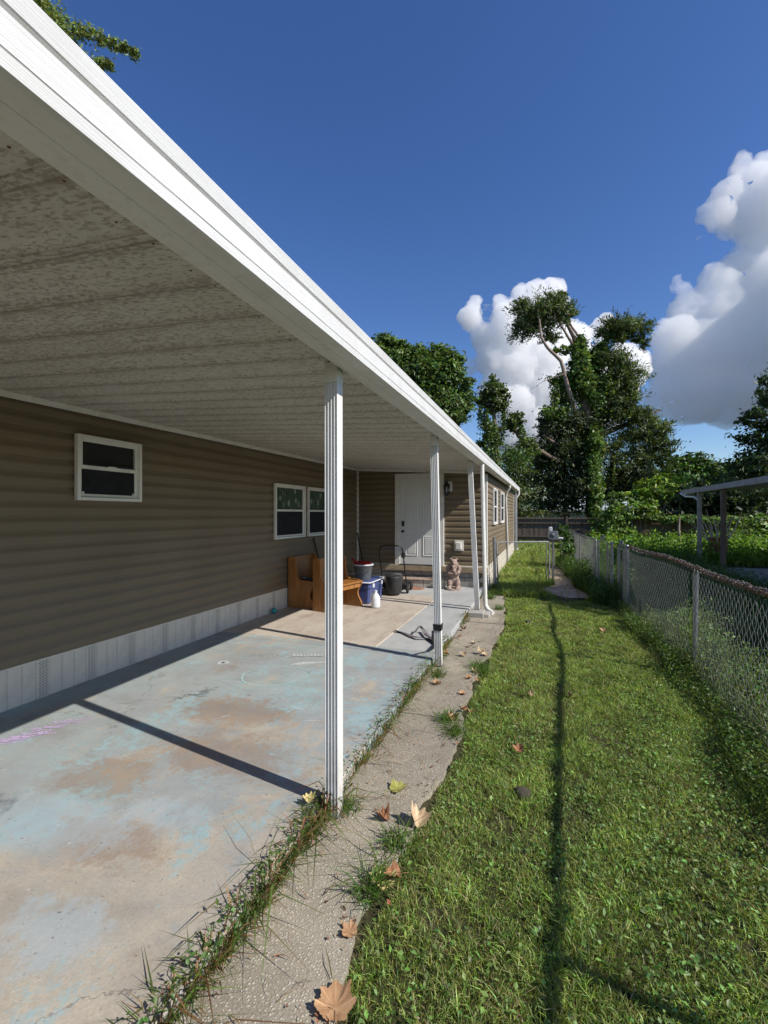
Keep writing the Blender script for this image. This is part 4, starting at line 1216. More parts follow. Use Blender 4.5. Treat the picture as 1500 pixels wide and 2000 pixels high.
# knuckled selvage and dead vine twisted round the rail
vine = thing('dead_vine', 'dry brown vine stems coiled along the top rail of the chain link fence', 'vine', (1.55, 6.0, 1.0))
vm_ = [simple('dry_vine_%d' % q, c_, 0.9, 0.3, 30) for q, c_ in enumerate(((0.17, 0.14, 0.12), (0.27, 0.25, 0.23), (0.13, 0.10, 0.085)))]
for q in range(5):
    y = 0.4 + q*0.23; a = q*2.0
    m = MB()
    while y < 8.9:
        pts = []
        for st_i in range(random.randint(9, 34)):
            x = float(np.interp(y, [p[1] for p in FP], [p[0] for p in FP])) + 0.03
            rr = random.uniform(0.014, 0.030)
            pts.append((x + rr*math.cos(a), y, 1.052 + 0.012*math.sin(y*2.1) + rr*math.sin(a)*1.15 + 0.004))
            y += random.uniform(0.004, 0.034); a += random.uniform(0.5, 1.4)
        m.tube(pts, [random.uniform(0.0025, 0.0055) for _ in pts], 5)
        y += random.uniform(0.02, 0.3)
    tag(m.build('stem', vm_[q % 3], vine), kind='stuff')
# gate leaves further along, each with a scroll on top
def scroll_gate(label, A, B, z1):
    t = thing('scroll_gate', label, 'gate', (A[0], A[1], -0.1), group='scroll topped gate leaves in the chain link fence')
    for p in (A, B): MB().tube([(p[0], p[1], -0.07), (p[0], p[1], z1)], 0.021, 10).build('stile', M['galv'], t)
    for z in (0.0, z1 - 0.02): MB().tube([(A[0], A[1], z), (B[0], B[1], z)], 0.017, 8).build('rail', M['galv'], t)
    wire_panel((A[0], A[1], 0), (B[0], B[1], 0), 0.0, z1 - 0.03, 'wire_mesh', t)
    c = ((A[0]+B[0])/2, (A[1]+B[1])/2)
    d = Vector((B[0]-A[0], B[1]-A[1], 0)).normalized()
    for s_ in (-1, 1):
        pts = []
        for i in range(22):
            a = i/21*4.6*math.pi/2
            r_ = 0.09*(1 - i/30)
            u = s_*(0.10 - r_*math.cos(a)); v = z1 + 0.06 + r_*math.sin(a)*0.9
            pts.append((c[0] + d.x*u, c[1] + d.y*u, v))
        MB().tube(pts, 0.009, 6).build('scroll', M['galv'], t)
    return t
scroll_gate('narrow chain link gate leaf with scroll top next to the capped end post', (1.405, 9.25), (1.385, 9.75), 1.0)
scroll_gate('farther chain link gate leaf with scroll top beyond the walk gap', (1.30, 10.55), (1.20, 11.25), 1.04)
gp = fpost(1.335, 10.25, 1.03, 0.032)
# fence beyond
fence2 = thing('chain_link_fence', 'far low chain link fence overgrown with weeds beyond the scroll gates', 'fence', (1.1, 12, -0.1))
F2 = [(1.17, 11.5), (1.05, 14.3), (0.9, 17.2), (0.75, 20.0)]
for x, y in F2: fpost(x, y, 1.02, 0.026, par=fence2)
MB().tube([(x, y, 1.04) for x, y in F2], 0.018, 8).build('top_rail', M['galv'], fence2)
for a, b in zip(F2[:-1], F2[1:]):
    wire_panel((a[0], a[1], 0), (b[0], b[1], 0), -0.1, 1.04, 'wire_mesh', fence2, dia=0.06, r=0.0035)
# pipe frame gate between house and yard
gate = thing('pipe_gate', 'thin grey pipe frame gate across the grass beside the house', 'gate', (-0.96, 10.82, -0.1))
GA, GB = Vector((-0.93, 10.84, 0)), Vector((0.19, 11.80, 0))
MB().tube([GA + Vector((-0.06, -0.05, -0.12)), GA + Vector((-0.085, -0.05, 1.10))], 0.036, 12).build('hinge_post', M['galv'], gate)
MB().tube([GA + Vector((0, 0, 0.0)), GA + Vector((-0.03, 0, 0.955)), GA + Vector((-0.01, 0.02, 0.975)), GB + Vector((-0.03, 0, 0.955)), GB + Vector((0, 0, 0.93)), GB + Vector((-0.01, 0, 0.0))], 0.017, 8).build('frame', M['dullpipe'], gate)
MB().tube([GA + Vector((0, 0, -0.04)), GB + Vector((0, 0, -0.05))], 0.014, 8).build('bottom_rail', M['galv'], gate)
MB().tube([GB + Vector((-0.075, -0.06, 0.95)), GB + Vector((-0.075, -0.06, 0.0))], 0.012, 8).build('latch_rod', M['galv'], gate)
for z in (0.15, 0.70):
    MB().tube([GA + Vector((-0.10, -0.08, z)), GA + Vector((0.01, 0.0, z))], 0.016, 8).build('hinge', M['black'], gate)
# meter box on its post
mb_ = thing('meter_box', 'small grey utility meter box on a post behind the pipe gate', 'meter box', (0.27, 12.2, -0.1))
px_, py_ = 0.28, 12.2
MB().tube([(px_, py_, -0.12), (px_, py_, 0.98)], 0.03, 10).build('post', M['galv'], mb_)
MB().cbox(px_ - 0.115, px_ + 0.115, py_ - 0.06, py_ + 0.06, 0.985, 1.20, 0.01).build('box', M['galv'], mb_)
dl = MB().lathe([(0.06, 0.0), (0.062, 0.02), (0.05, 0.035), (0.0, 0.04)], n=18, caps=False)
dl.v = [(px_ - 0.02 + x, py_ - 0.061 - z, 1.10 + y) for x, y, z in dl.v]
dl.build('dial', M['grey_plastic'], mb_)
MB().cbox(px_ - 0.10, px_ - 0.02, py_ - 0.04, py_ + 0.04, 1.201, 1.30, 0.01).build('conduit_cap', M['offwhite'], mb_)
MB().cbox(px_ + 0.117, px_ + 0.23, py_ - 0.05, py_ + 0.03, 1.0, 1.05, 0.01).build('side_arm', M['offwhite'], mb_)
MB().cbox(px_ - 0.12, px_ + 0.16, py_ - 0.03, py_ + 0.03, 0.93, 0.96, 0.004).build('bracket', M['rust'], mb_)

# timber fence at the back of the plot
bf = thing('board_fence', 'tall grey weathered board fence across the far end of yard', 'fence', (2, 29, -0.1))
fb = [MB().cbox(-0.066, 0.066, -0.009, 0.009, 0, h, 0.004).mesh('board', M['fencewood']) for h in (1.50, 1.54, 1.47)]
x = -5.5; i = 0
while x < 9.3:
    o = link('board', fb[(i*7) % 3], bf)
    o.location = Vector((x, 29 + random.uniform(-0.006, 0.006), -0.1)) - Vector((2, 29, -0.1))
    o.rotation_euler = (0, random.uniform(-0.008, 0.008), 0)
    x += 0.1365; i += 1
for z in (0.25, 1.05, 1.32):
    MB().cbox(-5.5, 9.3, 28.92, 28.985, z, z + 0.07, 0.004).build('rail', M['fencewood'], bf)
for x in (-4.2, -1.4, 1.4, 4.2, 7.0):
    MB().cbox(x - 0.045, x + 0.045, 28.83, 28.915, -0.1, 1.5, 0.004).build('post', M['fencewood'], bf)
of = thing('picket_fence', 'gapped pale board fence topped with vines behind the rusty barrel', 'fence', (12, 29.5, -0.1))
pf = MB().cbox(-0.075, 0.075, -0.009, 0.009, 0, 1.45, 0.004).mesh('board', M['palewood'])
x = 9.55; i = 0
while x < 24:
    if not (random.random() < 0.06):
        o = link('board', pf, of); o.location = Vector((x, 29.5, -0.1)) - Vector((12, 29.5, -0.1))
        o.rotation_euler = (0, random.uniform(-0.03, 0.03), 0)
    x += 0.36 if x < 13 else 0.16
for z in (0.2, 1.1): MB().cbox(9.5, 24, 29.515, 29.56, z, z + 0.08, 0.004).build('rail', M['palewood'], of)
for x in (9.5, 12.2, 15, 18, 21, 24): MB().cbox(x-0.045, x+0.045, 29.565, 29.65, -0.1, 1.5, 0.004).build('post', M['palewood'], of)

# ================================================================== NEIGHBOUR'S PLOT
nc = thing('neighbour_carport', 'open grey carport with slim posts in the neighbouring yard', 'carport', (5.2, 18.6, -0.1))
NX0, NX1, NY0, NY1 = 5.05, 11.5, 1.6, 20.3
m = MB()
m.prism([(NX0, 2.42), (NX1, 2.75), (NX1, 2.81), (NX0, 2.50)], lambda p: (p[0], NY0, p[1]), lambda p: (p[0], NY1, p[1]))
m.build('roof', M['roofgrey'], nc)
for a, b in ((NY0, 13.9), (13.91, NY1)):
    MB().cbox(NX0 - 0.035, NX0 - 0.002, a, b, 2.36, 2.52, 0.004).build('fascia', M['stone'], nc)
for y in (18.6, 16.4, 13.2, 10.0, 6.8, 3.6):
    MB().cbox(NX0 + 0.05, NX0 + 0.17, y - 0.06, y + 0.06, -0.06, 2.41, 0.004).build('post', M['fencewood'] if y < 18 else M['stone'], nc)
    if y < 18.0: MB().cbox(NX1 - 0.3, NX1 - 0.2, y - 0.05, y + 0.05, -0.06, 2.7, 0.004).build('post', M['fencewood'], nc)
MB().tube([(NX0 - 0.06, 20.2, 2.40), (NX0 + 0.02, 19.9, 2.28), (NX0 + 0.08, 19.0, 2.22), (NX0 + 0.10, 18.72, 2.1), (NX0 + 0.10, 18.7, 1.0), (NX0+0.10, 18.7, -0.05)], 0.035, 8).build('downspout', M['offwhite'], nc)
tag(MB().cbox(5.0, 11.6, 1.8, 17.2, -0.2, -0.05, 0.01).build('neighbour_slab', M['stone']), kind='structure')

bar = thing('rusty_barrel', 'rusty burn barrel holding dead branches behind the neighbouring carport post', 'barrel', (6.0, 19.6, -0.1), world=False)
MB().lathe([(0.28, 0), (0.29, 0.01), (0.29, 0.28), (0.30, 0.30), (0.29, 0.32), (0.29, 0.58), (0.30, 0.60), (0.29, 0.62), (0.29, 0.86), (0.305, 0.88), (0.28, 0.88), (0.27, 0.4)], n=24, caps=False).build('drum', M['rust'], bar)
for i in range(14):
    a = random.uniform(0, 6.28); l = random.uniform(0.5, 1.2)
    p = [Vector((0.1*math.cos(a), 0.1*math.sin(a), 0.5))]
    d = Vector((math.cos(a)*random.uniform(0.2, 0.75), math.sin(a)*0.5, 1)).normalized()
    for k in range(4): p.append(p[-1] + d*l/3 + Vector((random.uniform(-.06, .06), random.uniform(-.06, .06), 0)))
    MB().tube(p, [0.04, 0.032, 0.025, 0.018, 0.008], 5).build('branch', M['deadwood'], bar)
stk = MB().tube([(0, 0, -0.02), (0.04, 0, 0.55), (0.0, 0.02, 1.0), (0.03, 0, 1.62)], [0.06, 0.05, 0.055, 0.035], 8)
o = stk.build('wooden_stake', M['palebark']); o.location = (6.2, 25.4, -0.1); tag(o, 'weathered pinkish wooden stake standing in the overgrown weeds', 'stake')

# building, trailer and car beyond the fences
hb = thing('distant_house', 'pale blue house with grey roof half hidden behind board fence', 'house', (-2, 44, -0.1))
MB().box(-8, 8.2, 44, 52, -0.1, 2.0).build('wall', M['paleblue'], hb)
MB().add([(-8.4, 43.4, 1.95), (8.6, 43.4, 1.95), (8.6, 48, 3.3), (-8.4, 48, 3.3), (-8.4, 52.6, 1.95), (8.6, 52.6, 1.95), (-8.4, 43.4, 1.85), (8.6, 43.4, 1.85)], [(0, 1, 2, 3), (3, 2, 5, 4), (0, 3, 4), (1, 5, 2), (6, 7, 1, 0)]).build('roof', M['paleblue'], hb)
for x in (-3, 1.5, 5.2):
    wv = MB().cbox(x, x + 1.0, 43.93, 43.99, 0.8, 1.7, 0.01).build('window', M['offwhite'], hb)
    MB().cbox(x + 0.08, x + 0.92, 43.90, 43.925, 0.88, 1.62, 0.004).build('pane', M['glass'], wv)
tr_ = thing('white_trailer', 'white box trailer with dark navy top behind vine covered fence', 'trailer', (27, 39, -0.1))
MB().cbox(22.6, 32, 38, 40.6, 0.45, 2.05, 0.08).build('body', M['offwhite'], tr_)
for i in range(12): MB().cbox(22.8 + i*0.3, 22.83 + i*0.3, 37.98, 37.999, 0.6, 1.95, 0.002).build('panel_rib', M['pale_grey'], tr_)
MB().cbox(21.6, 26.0, 37.7, 40.7, 2.07, 2.20, 0.03).build('roof_sheet', M['navy'], tr_)
for x in (25, 29):
    wv = MB().lathe([(0.15, -0.1), (0.33, -0.1), (0.35, -0.07), (0.35, 0.07), (0.33, 0.1), (0.15, 0.1)], n=18)
    wv.v = [(x + a, 37.95 + c, 0.25 + b) for a, b, c in wv.v]
    wv.build('wheel', M['rubber'], tr_)
def car(name, label, loc, rz):
    t = thing(name, label, 'car', loc, world=False)
    t.rotation_euler = (0, 0, rz)
    prof = [(-2.2, 0.35), (2.2, 0.35), (2.25, 0.6), (2.15, 0.85), (1.2, 0.98), (0.55, 1.45), (0.2, 1.52), (-1.0, 1.52), (-1.5, 1.42), (-2.0, 1.0), (-2.22, 0.9)]
    MB().prism(prof, lambda p: (p[0], -0.85, p[1]), lambda p: (p[0], 0.85, p[1])).build('body', M['carsilver'], t)
    win = [(1.1, 1.0), (0.52, 1.40), (0.2, 1.46), (-1.0, 1.46), (-1.45, 1.36), (-1.75, 1.0)]
    for s_ in (-1, 1):
        MB().prism(win, lambda p: (p[0], s_*0.852, p[1]), lambda p: (p[0], s_*0.858, p[1])).build('side_window', M['glass'], t)
    for x in (-1.35, 1.35):
        for s_ in (-1, 1):
            wv = MB().lathe([(0.1, -0.1), (0.3, -0.1), (0.32, -0.07), (0.32, 0.07), (0.3, 0.1), (0.1, 0.1)], n=18)
            wv.v = [(x + a, s_*0.80 + c, 0.32 + b) for a, b, c in wv.v]
            wv.build('wheel', M['rubber'], t)
    return t
car('parked_car', 'silver car whose roof shows above the board fence', (13.2, 37.5, -0.1), R(8))

# ================================================================== GRASS AND WEEDS
def field(n, x0, x1, y0, y1):
    return np.stack([rng.uniform(x0, x1, n), rng.uniform(y0, y1, n)], 1)
def vnoise(p, s, seed):
    r_ = np.random.default_rng(seed)
    out = np.zeros(len(p))
    for i in range(5):
        a = r_.uniform(0, 6.28); f = s*r_.uniform(0.6, 1.8); ph = r_.uniform(0, 6.28)
        out += np.sin((p[:, 0]*math.cos(a) + p[:, 1]*math.sin(a))*f*6.28 + ph)
    return out/5
GREEN = (0.240, 0.335, 0.076)
def lawn_cols(p, var=0.42):
    c = tints(len(p), GREEN, var, 0.14)
    yl = rng.uniform(size=len(p))
    pat = vnoise(p, 0.7, 3)
    c *= (1 + 0.35*vnoise(p, 1.5, 9) + 0.25*vnoise(p, 4.0, 19))[:, None]
    dry = yl < (0.09 + 0.14*(pat > 0.25))
    c[dry] = tints(int(dry.sum()), (0.38, 0.33, 0.17), 0.25, 0.08)
    return c
def lawn_mask(p):
    we = np.interp(p[:, 1], [a for a, b in WK], [b for a, b in WK])
    we = np.where(p[:, 1] > 9.95, -1.2, we)
    e = we + 0.03 + 0.05*vnoise(p, 2.2, 5)
    keep = p[:, 0] > e
    keep &= ~((p[:, 1] > 9.9) & (p[:, 1] < 21) & (p[:, 0] < -1.07))
    path = (((p[:, 0] - 0.58)/0.55)**2 + ((p[:, 1] - 10.85)/1.15)**2 < 1) | (((p[:, 0] - 0.48)/0.30)**2 + ((p[:, 1] - 13.8)/2.5)**2 < 1) | (((p[:, 0]+0.15)/0.4)**2 + ((p[:, 1]-10.55)/0.18)**2 < 1)
    keep &= ~(path & (rng.uniform(size=len(p)) < 0.99))
    bare = ((p[:, 0]-1.52)/0.13)**2 + ((p[:, 1]-3.62)/0.27)**2 < 1
    keep &= ~bare
    bald = vnoise(p, 1.3, 21) + 0.8*vnoise(p, 5.0, 23)
    keep &= rng.uniform(size=len(p)) > np.clip((bald - 0.25)*1.4, 0, 0.72)
    return keep
parts = []
for (n, x0, x1, y0, y1, h0, h1, wd) in ((22000, -0.7, 1.3, -1.5, 0.9, 0.02, 0.055, 0.006), (100000, -0.8, 1.75, 0.9, 2.6, 0.018, 0.052, 0.0032), (95000, -0.8, 1.7, 2.6, 4.6, 0.018, 0.050, 0.0037), (85000, -0.8, 1.62, 4.6, 7.0, 0.020, 0.054, 0.0050), (75000, -0.8, 1.6, 7.0, 10.2, 0.024, 0.066, 0.0068)):
    p = field(n, x0, x1, y0, y1)
    p = p[lawn_mask(p)]
    k = len(p)
    h = rng.uniform(h0, h1, k) * (1 + 0.55*vnoise(p, 1.1, 4) + 0.45*vnoise(p, 3.5, 44)).clip(0.35, 2.0)
    b = np.concatenate([p, np.full((k, 1), -0.105)], 1)
    parts.append(blades(b, h, wd*rng.uniform(0.6, 1.3, k), rng.normal(size=(k, 2))*0.55, rng.uniform(0.0, 0.35, k), lawn_cols(p)))
tag(blade_mesh('lawn_grass', parts, M['blade']), kind='stuff')
# broad leaved ground cover near the camera and near the fence
p = field(30000, -0.8, 1.7, 0.9, 6.0)
p = p[lawn_mask(p)]
dens = 0.35 + 0.65*(p[:, 0] > 0.25 + 0.12*(p[:, 1] - 1)) - 0.4*(p[:, 1] > 4.2) + 0.5*vnoise(p, 1.3, 8)
p = p[rng.uniform(size=len(p)) < dens]
k = len(p)
pos = np.concatenate([p, rng.uniform(-0.09, -0.045, (k, 1))], 1)
nr = rng.normal(size=(k, 3))*0.45 + np.array([0, 0, 1.0])
gc = card_mesh('ground_cover', [cards(pos, nr, rng.uniform(0.010, 0.032, k), rng.uniform(0.009, 0.020, k), tints(k, (0.185, 0.305, 0.085), 0.35), 0.2)], M['blade'])
tag(gc, kind='stuff')
# longer grass past the gate
parts = []
for (n, x0, x1, y0, y1, h0, h1, wd) in ((26000, -1.05, 1.3, 9.8, 13.0, 0.05, 0.20, 0.010), (45000, -1.1, 1.2, 13, 20.0, 0.06, 0.20, 0.014), (30000, -3.5, 4.5, 20, 28.8, 0.08, 0.26, 0.022)):
    p = field(n, x0, x1, y0, y1); p = p[lawn_mask(p)]; k = len(p)
    h = rng.uniform(h0, h1, k)*(1 + 0.4*vnoise(p, 0.5, 14)).clip(0.4, 1.6)
    b = np.concatenate([p, np.full((k, 1), -0.105)], 1)
    parts.append(blades(b, h, wd*rng.uniform(0.6, 1.3, k), rng.normal(size=(k, 2))*0.45, rng.uniform(0, 0.35, k), lawn_cols(p)))
tag(blade_mesh('yard_grass', parts, M['blade']), kind='stuff')
# weeds along both sides of the chain link fence
def weed_strip(name, n, xy, h0, h1, wd, col, leafn, leaf=0.03, lcol=None, zlift=0.3):
    p = xy(n); k = len(p)
    h = rng.uniform(h0, h1, k)*(1 + 0.5*vnoise(p, 0.8, 31)).clip(0.3, 1.8)
    b = np.concatenate([p, np.full((k, 1), -0.105)], 1)
    o = blade_mesh(name, [blades(b, h, wd*rng.uniform(0.6, 1.3, k), rng.normal(size=(k, 2))*0.4, rng.uniform(0, 0.3, k), tints(k, col, 0.3))], M['blade'])
    tag(o, kind='stuff')
    if leafn:
        p = xy(leafn); k = len(p)
        hh = (1 + 0.8*vnoise(p, 0.8, 31)).clip(0.1, 2)*zlift
        pos = np.concatenate([p, (-0.08 + rng.uniform(0, 1, k)**1.3*hh)[:, None]], 1)
        nr = rng.normal(size=(k, 3))*0.6 + np.array([0, 0, 0.9])
        o2 = card_mesh(name, [cards(pos, nr, leaf*rng.uniform(0.5, 1.4, k), leaf*0.7*rng.uniform(0.5, 1.4, k), tints(k, lcol or col, 0.3))], M['blade'])
        tag(o2, kind='stuff')
def along_fence(d0, d1, y0, y1):
    def f(n):
        y = rng.uniform(y0, y1, n)
        x = np.interp(y, [p[1] for p in FP] + [11.5, 20], [p[0] for p in FP] + [1.17, 0.75]) + rng.uniform(d0, d1, n) + 0.06*np.sin(y*3.1)
        return np.stack([x, y], 1)
    return f
weed_strip('fence_weeds', 8000, along_fence(-0.20, 0.10, 2.4, 9.4), 0.05, 0.17, 0.005, (0.11, 0.175, 0.04), 12000, 0.026, (0.11, 0.185, 0.045), 0.16)
weed_strip('fence_weeds', 9000, along_fence(0.05, 1.3, 2.2, 9.4), 0.08, 0.40, 0.006, (0.16, 0.20, 0.08), 22000, 0.034, (0.12, 0.20, 0.055), 0.34)
weed_strip('fence_weeds', 9000, along_fence(-0.38, 0.25, 9.4, 17.5), 0.15, 0.50, 0.011, (0.085, 0.15, 0.03), 12000, 0.05, (0.075, 0.14, 0.03), 0.42)
weed_strip('shaded_weeds', 22000, lambda n: field(n, 1.7, 5.0, -1.5, 20), 0.08, 0.36, 0.010, (0.10, 0.16, 0.045), 26000, 0.05, (0.09, 0.16, 0.045), 0.32)
weed_strip('sunny_weeds', 30000, lambda n: field(n, 2.2, 24, 18.2, 29), 0.15, 0.60, 0.030, (0.14, 0.24, 0.035), 45000, 0.12, (0.15, 0.27, 0.035), 0.65)
# weeds in the crack beside the slab
def crack(n):
    y = np.concatenate([rng.normal(c, s_, int(n*w_)) for c, s_, w_ in ((1.25, 0.22, .17), (1.75, 0.25, .2), (2.25, 0.14, .17), (2.95, 0.18, .05), (3.45, 0.22, .08), (4.15, 0.22, .15), (4.75, 0.15, .05), (5.75, 0.2, .08), (7.35, 0.25, .05))])
    y = y[(y > 0.7) & (y < 9)]
    x = -1.15 + rng.normal(size=len(y))*0.020 - 0.05*np.clip(1.6 - y, 0, 1)
    return np.stack([x, y], 1)
p = crack(2300); k = len(p)
b = np.concatenate([p, np.full((k, 1), -0.07)], 1)
h = rng.uniform(0.05, 0.15, k)
c = tints(k, (0.10, 0.17, 0.035), 0.3); dry = rng.uniform(size=k) < 0.36; c[dry] = tints(int(dry.sum()), (0.30, 0.18, 0.10), 0.3)
parts = [blades(b, h, rng.uniform(0.003, 0.007, k), rng.normal(size=(k, 2))*0.7, rng.uniform(0.1, 0.6, k), c)]
p = crack(330); k = len(p)
b = np.concatenate([p, np.full((k, 1), -0.06)], 1)
c = tints(k, (0.12, 0.17, 0.04), 0.3); dry = rng.uniform(size=k) < 0.4; c[dry] = tints(int(dry.sum()), (0.28, 0.17, 0.09), 0.3)
lean = rng.normal(size=(k, 2))*0.8 + np.array([0.55, -0.1])
parts.append(blades(b, rng.uniform(0.12, 0.24, k), rng.uniform(0.004, 0.009, k), lean, rng.uniform(0.35, 0.85, k), c))
tag(blade_mesh('crack_weeds', parts, M['blade']), kind='stuff')
p = crack(950); k = len(p)
pos = np.concatenate([p + rng.normal(size=(k, 2))*0.02, rng.uniform(-0.05, 0.07, (k, 1))], 1)
tag(card_mesh('crack_leaves', [cards(pos, rng.normal(size=(k, 3))*0.6 + np.array([0.2, 0, 0.8]), rng.uniform(0.012, 0.035, k), rng.uniform(0.008, 0.018, k), tints(k, (0.09, 0.17, 0.04), 0.3))], M['blade']), kind='stuff')
# tufts that have crept over the walkway edge and round the posts
tc = [(-0.72, 1.95), (-0.70, 2.25), (-0.62, 3.55), (-0.72, 3.75), (-0.60, 5.0), (-0.66, 5.15), (-1.07, 2.43), (-1.13, 5.3), (-1.02, 4.75), (-0.95, 9.4), (-0.8, 9.9), (-0.70, 8.4), (0.12, 11.55), (0.2, 11.7), (-1.0, 10.6)]
parts = []
for (x, y) in tc:
    k = 150
    b = np.stack([rng.normal(x, 0.035, k), rng.normal(y, 0.05, k), np.full(k, -0.08)], 1)
    parts.append(blades(b, rng.uniform(0.05, 0.15, k)*(1.6 if y > 9 else 1), rng.uniform(0.003, 0.007, k), rng.normal(size=(k, 2))*0.8, rng.uniform(0.1, 0.6, k), tints(k, (0.105, 0.185, 0.035), 0.3)))
tag(blade_mesh('edge_tufts', parts, M['blade']), kind='stuff')
# dry litter: stems and crumbs on the walkway
k = 420
yy = rng.uniform(0.9, 8, k); xx = rng.uniform(-1.12, -0.62, k)
b = np.stack([xx, yy, np.full(k, -0.056)], 1)
tag(blade_mesh('litter', [blades(b, rng.uniform(0.01, 0.03, k), rng.uniform(0.002, 0.006, k), rng.normal(size=(k, 2))*2.0, np.full(k, 0.85), tints(k, (0.26, 0.16, 0.08), 0.35))], M['drymat']), kind='stuff')

# fallen leaves: each one its own object, lobed and curled
def leaf_shape(size, curl, lobes=5, seed=0):
    r_ = random.Random(seed)
    n = 84
    ringp = []
    half = [(-1.35, 0.55), (-0.95, 0.74), (-0.62, 0.70), (-0.30, 0.80), (0.02, 1.00), (0.20, 0.84), (0.42, 0.76), (0.62, 0.86), (0.84, 1.02), (1.04, 0.88), (1.20, 0.80), (1.42, 0.98)]
    tips = half + [(1.57, 1.14)] + [(math.pi - a_, k_) for a_, k_ in half[::-1]]
    tips = [(a_ + r_.uniform(-0.05, 0.05), k_*r_.uniform(0.90, 1.08)) for a_, k_ in tips]
    tips.append((tips[0][0] + 2*math.pi, tips[0][1]))
    for i in range(n):
        a = tips[0][0] + 2*math.pi*i/n
        k = float(np.interp(a, [q[0] for q in tips], [q[1] for q in tips])) + (0.03 if i % 3 else -0.02)
        ringp.append((size*0.55*k*math.cos(a), size*0.55*k*math.sin(a)))
    def lift(x, y):
        rr = math.hypot(x, y)/(size*0.5)
        return curl*size*(0.75*(abs(x)/size*2)**1.6 + 0.35*max(0, y/size*2)**2 - 0.10*rr + 0.16*rr*rr*math.sin(2.3*math.atan2(y, x) + seed) + 0.025*rr*math.sin(9*math.atan2(y, x)) + 0.05*rr*math.sin(4*math.atan2(y, x) + seed*1.7))
    V = [(0, 0, 0)]
    for s_ in (0.5, 1.0): V += [(x*s_, y*s_, lift(x*s_, y*s_)) for x, y in ringp]
    F = [(0, 1+i, 1+(i+1) % n) for i in range(n)]
    F += [(1+i, 1+n+i, 1+n+(i+1) % n, 1+(i+1) % n) for i in range(n)]
    m = MB(); m.add(V, F, True)
    zmin = min(v[2] for v in V)
    m.v = [(x, y, z - zmin) for x, y, z in m.v]
    return m
def dryleaf(name, a, b):
    t = NT(name)
    v = t.n('ShaderNodeTexWave', {'Vector': t.mapped((60, 12, 1)), 'Scale': 1.2, 'Distortion': 4.0, 'Detail': 2.0})
    n = t.noise(30, 4, 0.6)
    c = t.mix(t.ramp(n, 0.35, 0.65), a, b)
    c = t.mix(t.math('MULTIPLY', t.ramp(v.outputs['Fac'], 0.75, 1.0), 0.25), c, tuple(q*0.55 for q in a))
    p = t.xyz()
    ang = t.math('ARCTAN2', p[1], p[0])
    vein = t.math('COSINE', t.math('MULTIPLY', t.math('SUBTRACT', ang, 1.571), 8.4))
    rad_ = t.math('SQRT', t.math('ADD', t.math('MULTIPLY', p[0], p[0]), t.math('MULTIPLY', p[1], p[1])))
    vm2 = t.math('MULTIPLY', t.ramp(vein, 0.965, 0.99), t.ramp(p[1], -0.02, 0.0))
    c = t.mix(t.math('MULTIPLY', vm2, 0.55), c, tuple(min(1, q*1.5) for q in b))
    bl = t.noise(14, 4, 0.7, t.mapped((1, 1, 1), (3, 1, 2)))
    c = t.mix(t.math('MULTIPLY', t.ramp(bl, 0.52, 0.68), 0.6), c, tuple(q*0.4 for q in a))
    return t.principled(c, 0.75, 0, t.bump(n, 0.2, 0.002), 0.25)
LM = {'tan': dryleaf('tan_leaf', (0.34, 0.19, 0.095), (0.45, 0.28, 0.155)), 'yellow': dryleaf('yellow_leaf', (0.47, 0.38, 0.16), (0.56, 0.47, 0.22)), 'olive': dryleaf('olive_leaf', (0.24, 0.25, 0.06), (0.40, 0.38, 0.12)),
      'rust': dryleaf('rust_leaf', (0.26, 0.115, 0.06), (0.36, 0.18, 0.095)), 'pale': dryleaf('pale_leaf', (0.46, 0.33, 0.20), (0.55, 0.42, 0.27))}
def gpt(px, py, z):
    d = (EYE - z)*906/(py - 1004)
    return at(px, py, d)
def fallen(px, py, size, mk, curl, rot, label, group=None, z=-0.058, tilt=(0, 0), lobes=5):
    p = gpt(px, py, z)
    if py < 1500: size *= 0.8
    m = leaf_shape(size, curl*1.25, lobes, int(px*7 + py))
    o = m.build('fallen_leaf', LM[mk]); o.location = p; o.rotation_euler = (tilt[0], tilt[1], rot)
    st = MB().tube([(0, -size*0.1, 0.004), (size*0.05, -size*0.45, 0.01), (size*0.12, -size*0.75, 0.006)], 0.0014, 5).build('stalk', LM[mk], o)
    tag(o, label, 'leaf', group)
G1 = 'fallen leaves on the walkway and lawn'
fallen(655, 1968, 0.138, 'tan', 0.22, 0.4, 'large tan lobed leaf at lawn edge, nearest of all leaves', G1, -0.055)
fallen(750, 1722, 0.125, 'yellow', 0.25, 0.9, 'pale yellow lobed leaf on walkway next to a rust red leaf', G1)
fallen(771, 1712, 0.09, 'rust', 0.4, 2.0, 'rust red leaf tucked behind the pale yellow leaf', G1, -0.05)
fallen(775, 1542, 0.120, 'olive', 0.3, -0.9, 'olive green leaf on walkway right of the nearest post', G1)
fallen(750, 1600, 0.075, 'rust', 0.7, 1.2, 'small folded rust brown leaf on walkway below the nearest post', G1)
fallen(815, 1605, 0.115, 'pale', 0.55, 0.6, 'curled pale tan leaf standing up at lawn edge near nearest post', G1, -0.05, (0.35, 0.2))
fallen(683, 1822, 0.07, 'tan', 0.3, 1.0, 'small brown leaf at grass edge above the large tan leaf', G1)
fallen(605, 1563, 0.07, 'yellow', 0.5, 0.3, 'yellow leaf caught in weeds left of the nearest post', G1, 0.03)
fallen(632, 1572, 0.08, 'tan', 0.7, 1.4, 'orange brown leaf propped against the nearest post base', G1, 0.0, (0.9, 0.0))
fallen(885, 1404, 0.110, 'tan', 0.45, 0.3, 'flat tan leaf at walkway joint edge, largest on mid lawn edge', G1, -0.05)
fallen(906, 1388, 0.08, 'rust', 0.5, 1.3, 'dark rust leaf just behind the flat tan joint leaf', G1, -0.05)
